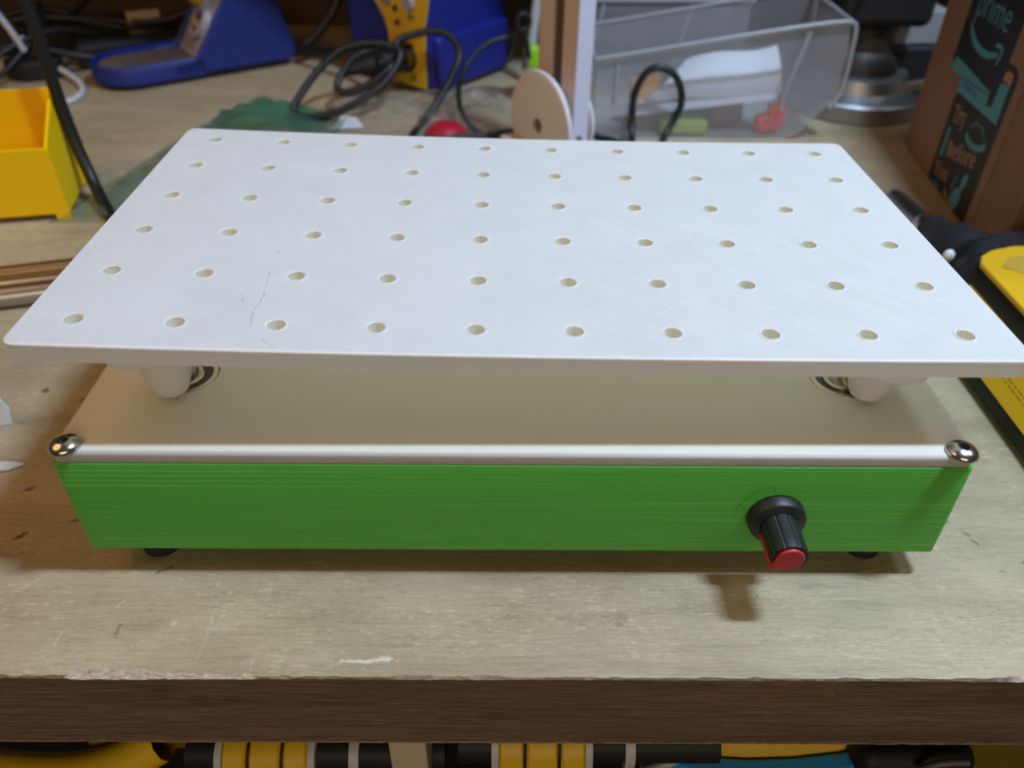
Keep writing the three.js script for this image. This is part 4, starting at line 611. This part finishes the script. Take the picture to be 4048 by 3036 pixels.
// ------------------------------------------------------------------ cordless screwdriver
{
  const t = thing('cordless_screwdriver', 'black and yellow cordless screwdriver lying at the right of the shaker', 'screwdriver', [0, 0, 0]);
  const blk = std([0.012, 0.0125, 0.014], 0.55), yel = phys([0.68, 0.4, 0.01], 0.42);
  const base = [[168, -130], [171, -146], [179, -160], [191, -169], [206, -174], [226, -174], [244, -166], [256, -148], [260, -40], [250, 0], [190, 10], [172, -4], [168, -20]], fine = new THREE.CatmullRomCurve3(base.map(([x, z]) => V(x, 0, z)), true, 'catmullrom', 0.35).getPoints(90).slice(0, 90);
  const ring = fine.map((p, i) => { const a = fine[(i + 89) % 90], b = fine[(i + 1) % 90], d = b.clone().sub(a).normalize(); return [p.x, p.z, -d.z, d.x]; }).map(([x, z, nx, nz]) => ((x - 214) * nx + (z + 80) * nz < 0 ? [x, z, -nx, -nz] : [x, z, nx, nz]));
  const area = ring.reduce((q, p, i) => { const n = ring[(i + 1) % 90]; return q + p[0] * n[1] - n[0] * p[1]; }, 0); if (area < 0) ring.reverse();
  obj('body', [prism(ring, [[1.5, 0.4], [0, 2], [0, 5], [6, 13.5], [12, 22], [12.8, 24], [14.2, 26], [16.5, 27.2]], { crease: 0.7 })], blk, t);
  obj('top_panel', [lay(extrude([[181, 128], [184, 134], [190, 138.5], [200, 142], [214, 143], [240, 136], [240, 20], [181, 20]], 2.4, 0.8, [], 3), 26.4)], yel, t, 'yellow label panel on top of the tool');
  obj('panel_field', [lay(extrude([[187, 124], [194, 132], [210, 134], [238, 128], [238, 118], [205, 112]], 0.6, 0.15), 28.7)], phys([0.5, 0.33, 0.05], 0.35), t);
  const cv = document.createElement('canvas'); cv.width = 640; cv.height = 128; const x = cv.getContext('2d');
  x.fillStyle = '#d7a312'; x.fillRect(0, 0, 640, 128); x.fillStyle = '#1a1608';
  x.font = 'bold 34px sans-serif'; x.save(); x.translate(620, 34); x.rotate(Math.PI); x.font = 'bold 44px sans-serif'; x.fillText('MAX', 376, 18); x.fillRect(372, 24, 112, 5); x.restore();
  for (let k = 0; k < 4; k++) for (let i = k < 2 ? 30 : 20; i < (k < 2 ? 150 : 620); ) { const w = 6 + rnd() * 22; x.globalAlpha = 0.55; x.fillRect(i, (k < 2 ? 20 + 13 * k : 52 + 11 * k), w, k < 2 ? 7 : 3); i += w + 4 + 5 * rnd(); }
  const tx = new THREE.CanvasTexture(cv); tx.colorSpace = THREE.SRGBColorSpace; fin(tx, THREE.ClampToEdgeWrapping);
  const sp = new THREE.BoxGeometry(88, 17, 1.6); sp.rotateX(-0.615).rotateY(-Math.PI / 2);
  obj('side_panel', [sp.translate(173.2, 14, -80)], std([1, 1, 1], 0.45, { map: tx }), t, 'yellow side label with small black print');
  const ax = (g) => g.rotateX(-Math.PI / 2).rotateY(0.1);   // along -z
  const neck = V(190.5, 15, -156);
  const P = (g) => ax(g).translate(neck.x, neck.y, neck.z);
  obj('nose', [P(lathe([[0, -8], [13, -6], [13.5, 2], [12, 10], [8.5, 17], [7.6, 22], [7.2, 26], [0, 26]], 40))], blk, t);
  obj('collar', [P(lathe([[4.6, 25.8], [5.4, 26.5], [5.6, 32], [4.6, 34], [0, 34]], 36))], std([0.66, 0.66, 0.68], 0.22, { metalness: 1 }), t);
  obj('bit_holder', [P(lathe([[4.4, 33.8], [4.2, 58], [3.4, 62], [2.2, 63], [0, 63]], 30))], std([0.34, 0.34, 0.35], 0.3, { metalness: 1 }), t);
  obj('light', [at(new THREE.SphereGeometry(2.5, 20, 14).scale(1, 1.1, 0.7), 180, 20.5, -148.5)], std([0.7, 0.7, 0.68], 0.4), t, 'small white work light on the tool');
}
// ------------------------------------------------------------------ things under the bench, seen below the front edge
{
  const shaft = (name, label, cat, x, y, z, parts) => { const t = thing(name, label, cat, [x, y, z]); for (const [n, x0, x1, r, m] of parts) obj(n, [cyl(r, r, x1 - x0, (x0 + x1) / 2, 0, 0, 32, 0, 0, Math.PI / 2)], m, t); return t; };
  const grey = std([0.62, 0.62, 0.64], 0.4), yl = phys([0.9, 0.56, 0.01], 0.45), blk = blackMatte;
  const clampThing = (x, label) => {
    const t = shaft('bar_clamp', label, 'clamp', x, -72, 14, [['shaft', -26, 56, 6.5, blk], ['end_ring', -15.6, -13.4, 9.6, grey], ['end_ring', 13.4, 15.6, 9.6, grey], ['end_ring', 26, 29, 8, grey]]);
    for (const [a, b] of [[-13.2, -5.9], [-4.7, 4.7], [5.9, 13.2]]) obj('grip_segment', [lathe([[7, -(b - a) / 2], [9.3, -(b - a) / 2], [10, -(b - a) / 2 + 0.7], [10, (b - a) / 2 - 0.7], [9.3, (b - a) / 2], [7, (b - a) / 2]], 48).rotateZ(Math.PI / 2).translate((a + b) / 2, 0, 0)], yl, t);
    obj('core', [cyl(8.4, 8.4, 26, 0, 0, 0, 32, 0, 0, Math.PI / 2)], blk, t);
    return t;
  };
  clampThing(-77, 'yellow ribbed clamp under the bench, left of the wooden leg');
  const c2 = clampThing(9.5, 'yellow ribbed clamp under the bench, right of the wooden leg'); c2.position.y = -0.066;
  obj('jaw', [box(26, 26, 6, 0, -14, 9, 2)], yl, c2);
  const p = thing('wooden_leg', 'pale wooden strut under the bench between the two clamps', 'strut', [-30.5, -224, 21]);
  obj('strut', [box(11, 188, 11, 0, 94, 0, 0.6)], std([0.62, 0.52, 0.38], 0.7), p);
  const l = thing('yellow_handle', 'curved yellow handle with a red panel under the bench at the left', 'tool', [-150, -92, 12]);
  obj('handle', [tube([[-50, 12, 0], [-20, 5, 2], [5, 4, 2], [22, 9, 0], [34, 14, -4]], 7, 50)], yl, l); obj('panel', [box(40, 12, 6, 22, -8, 6, 2, 0, 0, 0.1)], phys([0.25, 0.004, 0.02], 0.45), l); obj('frame', [box(46, 10, 6, 30, 10, -8, 2, 0, 0, 0.12)], phys([0.24, 0.13, 0.006], 0.5), l);
  const b = thing('blue_pack', 'blue pack with an orange yellow curved top under the bench at the right', 'pack', [80, -80, 10]);
  obj('front', [sheetBox()], phys([0.012, 0.3, 0.85], 0.5), b);
  function sheetBox() { return extrude([[-33, -40], [34, -40], [38, 4], [30, 0], [15, -3.5], [0, -4.5], [-14, -3], [-24, 2], [-31, 4], [-36, -4]], 6, 1.2); }
  obj('top', [extrude([[-34, -20], [36, -20], [36, 7], [24, 13], [-30, 13], [-36, 4]], 10, 2).translate(0, 0, -11)], phys([0.95, 0.58, 0.07], 0.5), b);
  const blots = []; for (let i = 0; i < 12; i++) blots.push(box(3 + 5 * rnd(), 2 + 3 * rnd(), 0.5, -28 + 58 * rnd(), -14 + 6 * rnd(), 6.2, 0.15, 0, 0, rnd() - 0.5)); obj('print', blots, std([0.01, 0.03, 0.08], 0.6), b);
  obj('tie', [tube([[-36, -4, 5], [-31, 2, 6], [-26, 5, 5], [-22, 6, 3]], 1.6, 20)], std([0.5, 0.5, 0.52], 0.5), b);
  const k = thing('black_tool', 'black tool body under the bench right of the blue pack', 'tool', [132, -84, 8]); obj('body', [box(40, 26, 22, 0, 0, 0, 6)], blk, k); obj('lever', [tube([[-2, 12, 12], [4, 16, 12], [12, 17, 12]], 1.2, 16)], std([0.12, 0.12, 0.13], 0.35), k);
  const o = thing('olive_case', 'olive yellow case under the bench at the right edge', 'case', [176, -88, 4], -0.1); obj('case', [box(52, 40, 20, 0, 6, 0, 4)], phys([0.16, 0.12, 0.006], 0.5), o); obj('lip', [box(52, 4, 24, 0, 24, 1, 1.4)], phys([0.14, 0.1, 0.006], 0.5), o);
}
for (const [name, group] of [['cable', 'cables lying and hanging over the bench'], ['bar_clamp', 'clamps under the bench'], ['metal_rod', 'rods under the platform corner'], ['clear_bin', 'translucent bins'], ['cardboard_box', 'cardboard boxes at the right'], ['plastic_bag', 'green plastic bags'], ['unseen_right_lamp', 'unseen lamps']])
  for (const o of scene.children) if (o.name === name || o.name.startsWith(name + '_0')) o.userData.group = group;
renderer.render(scene, camera);
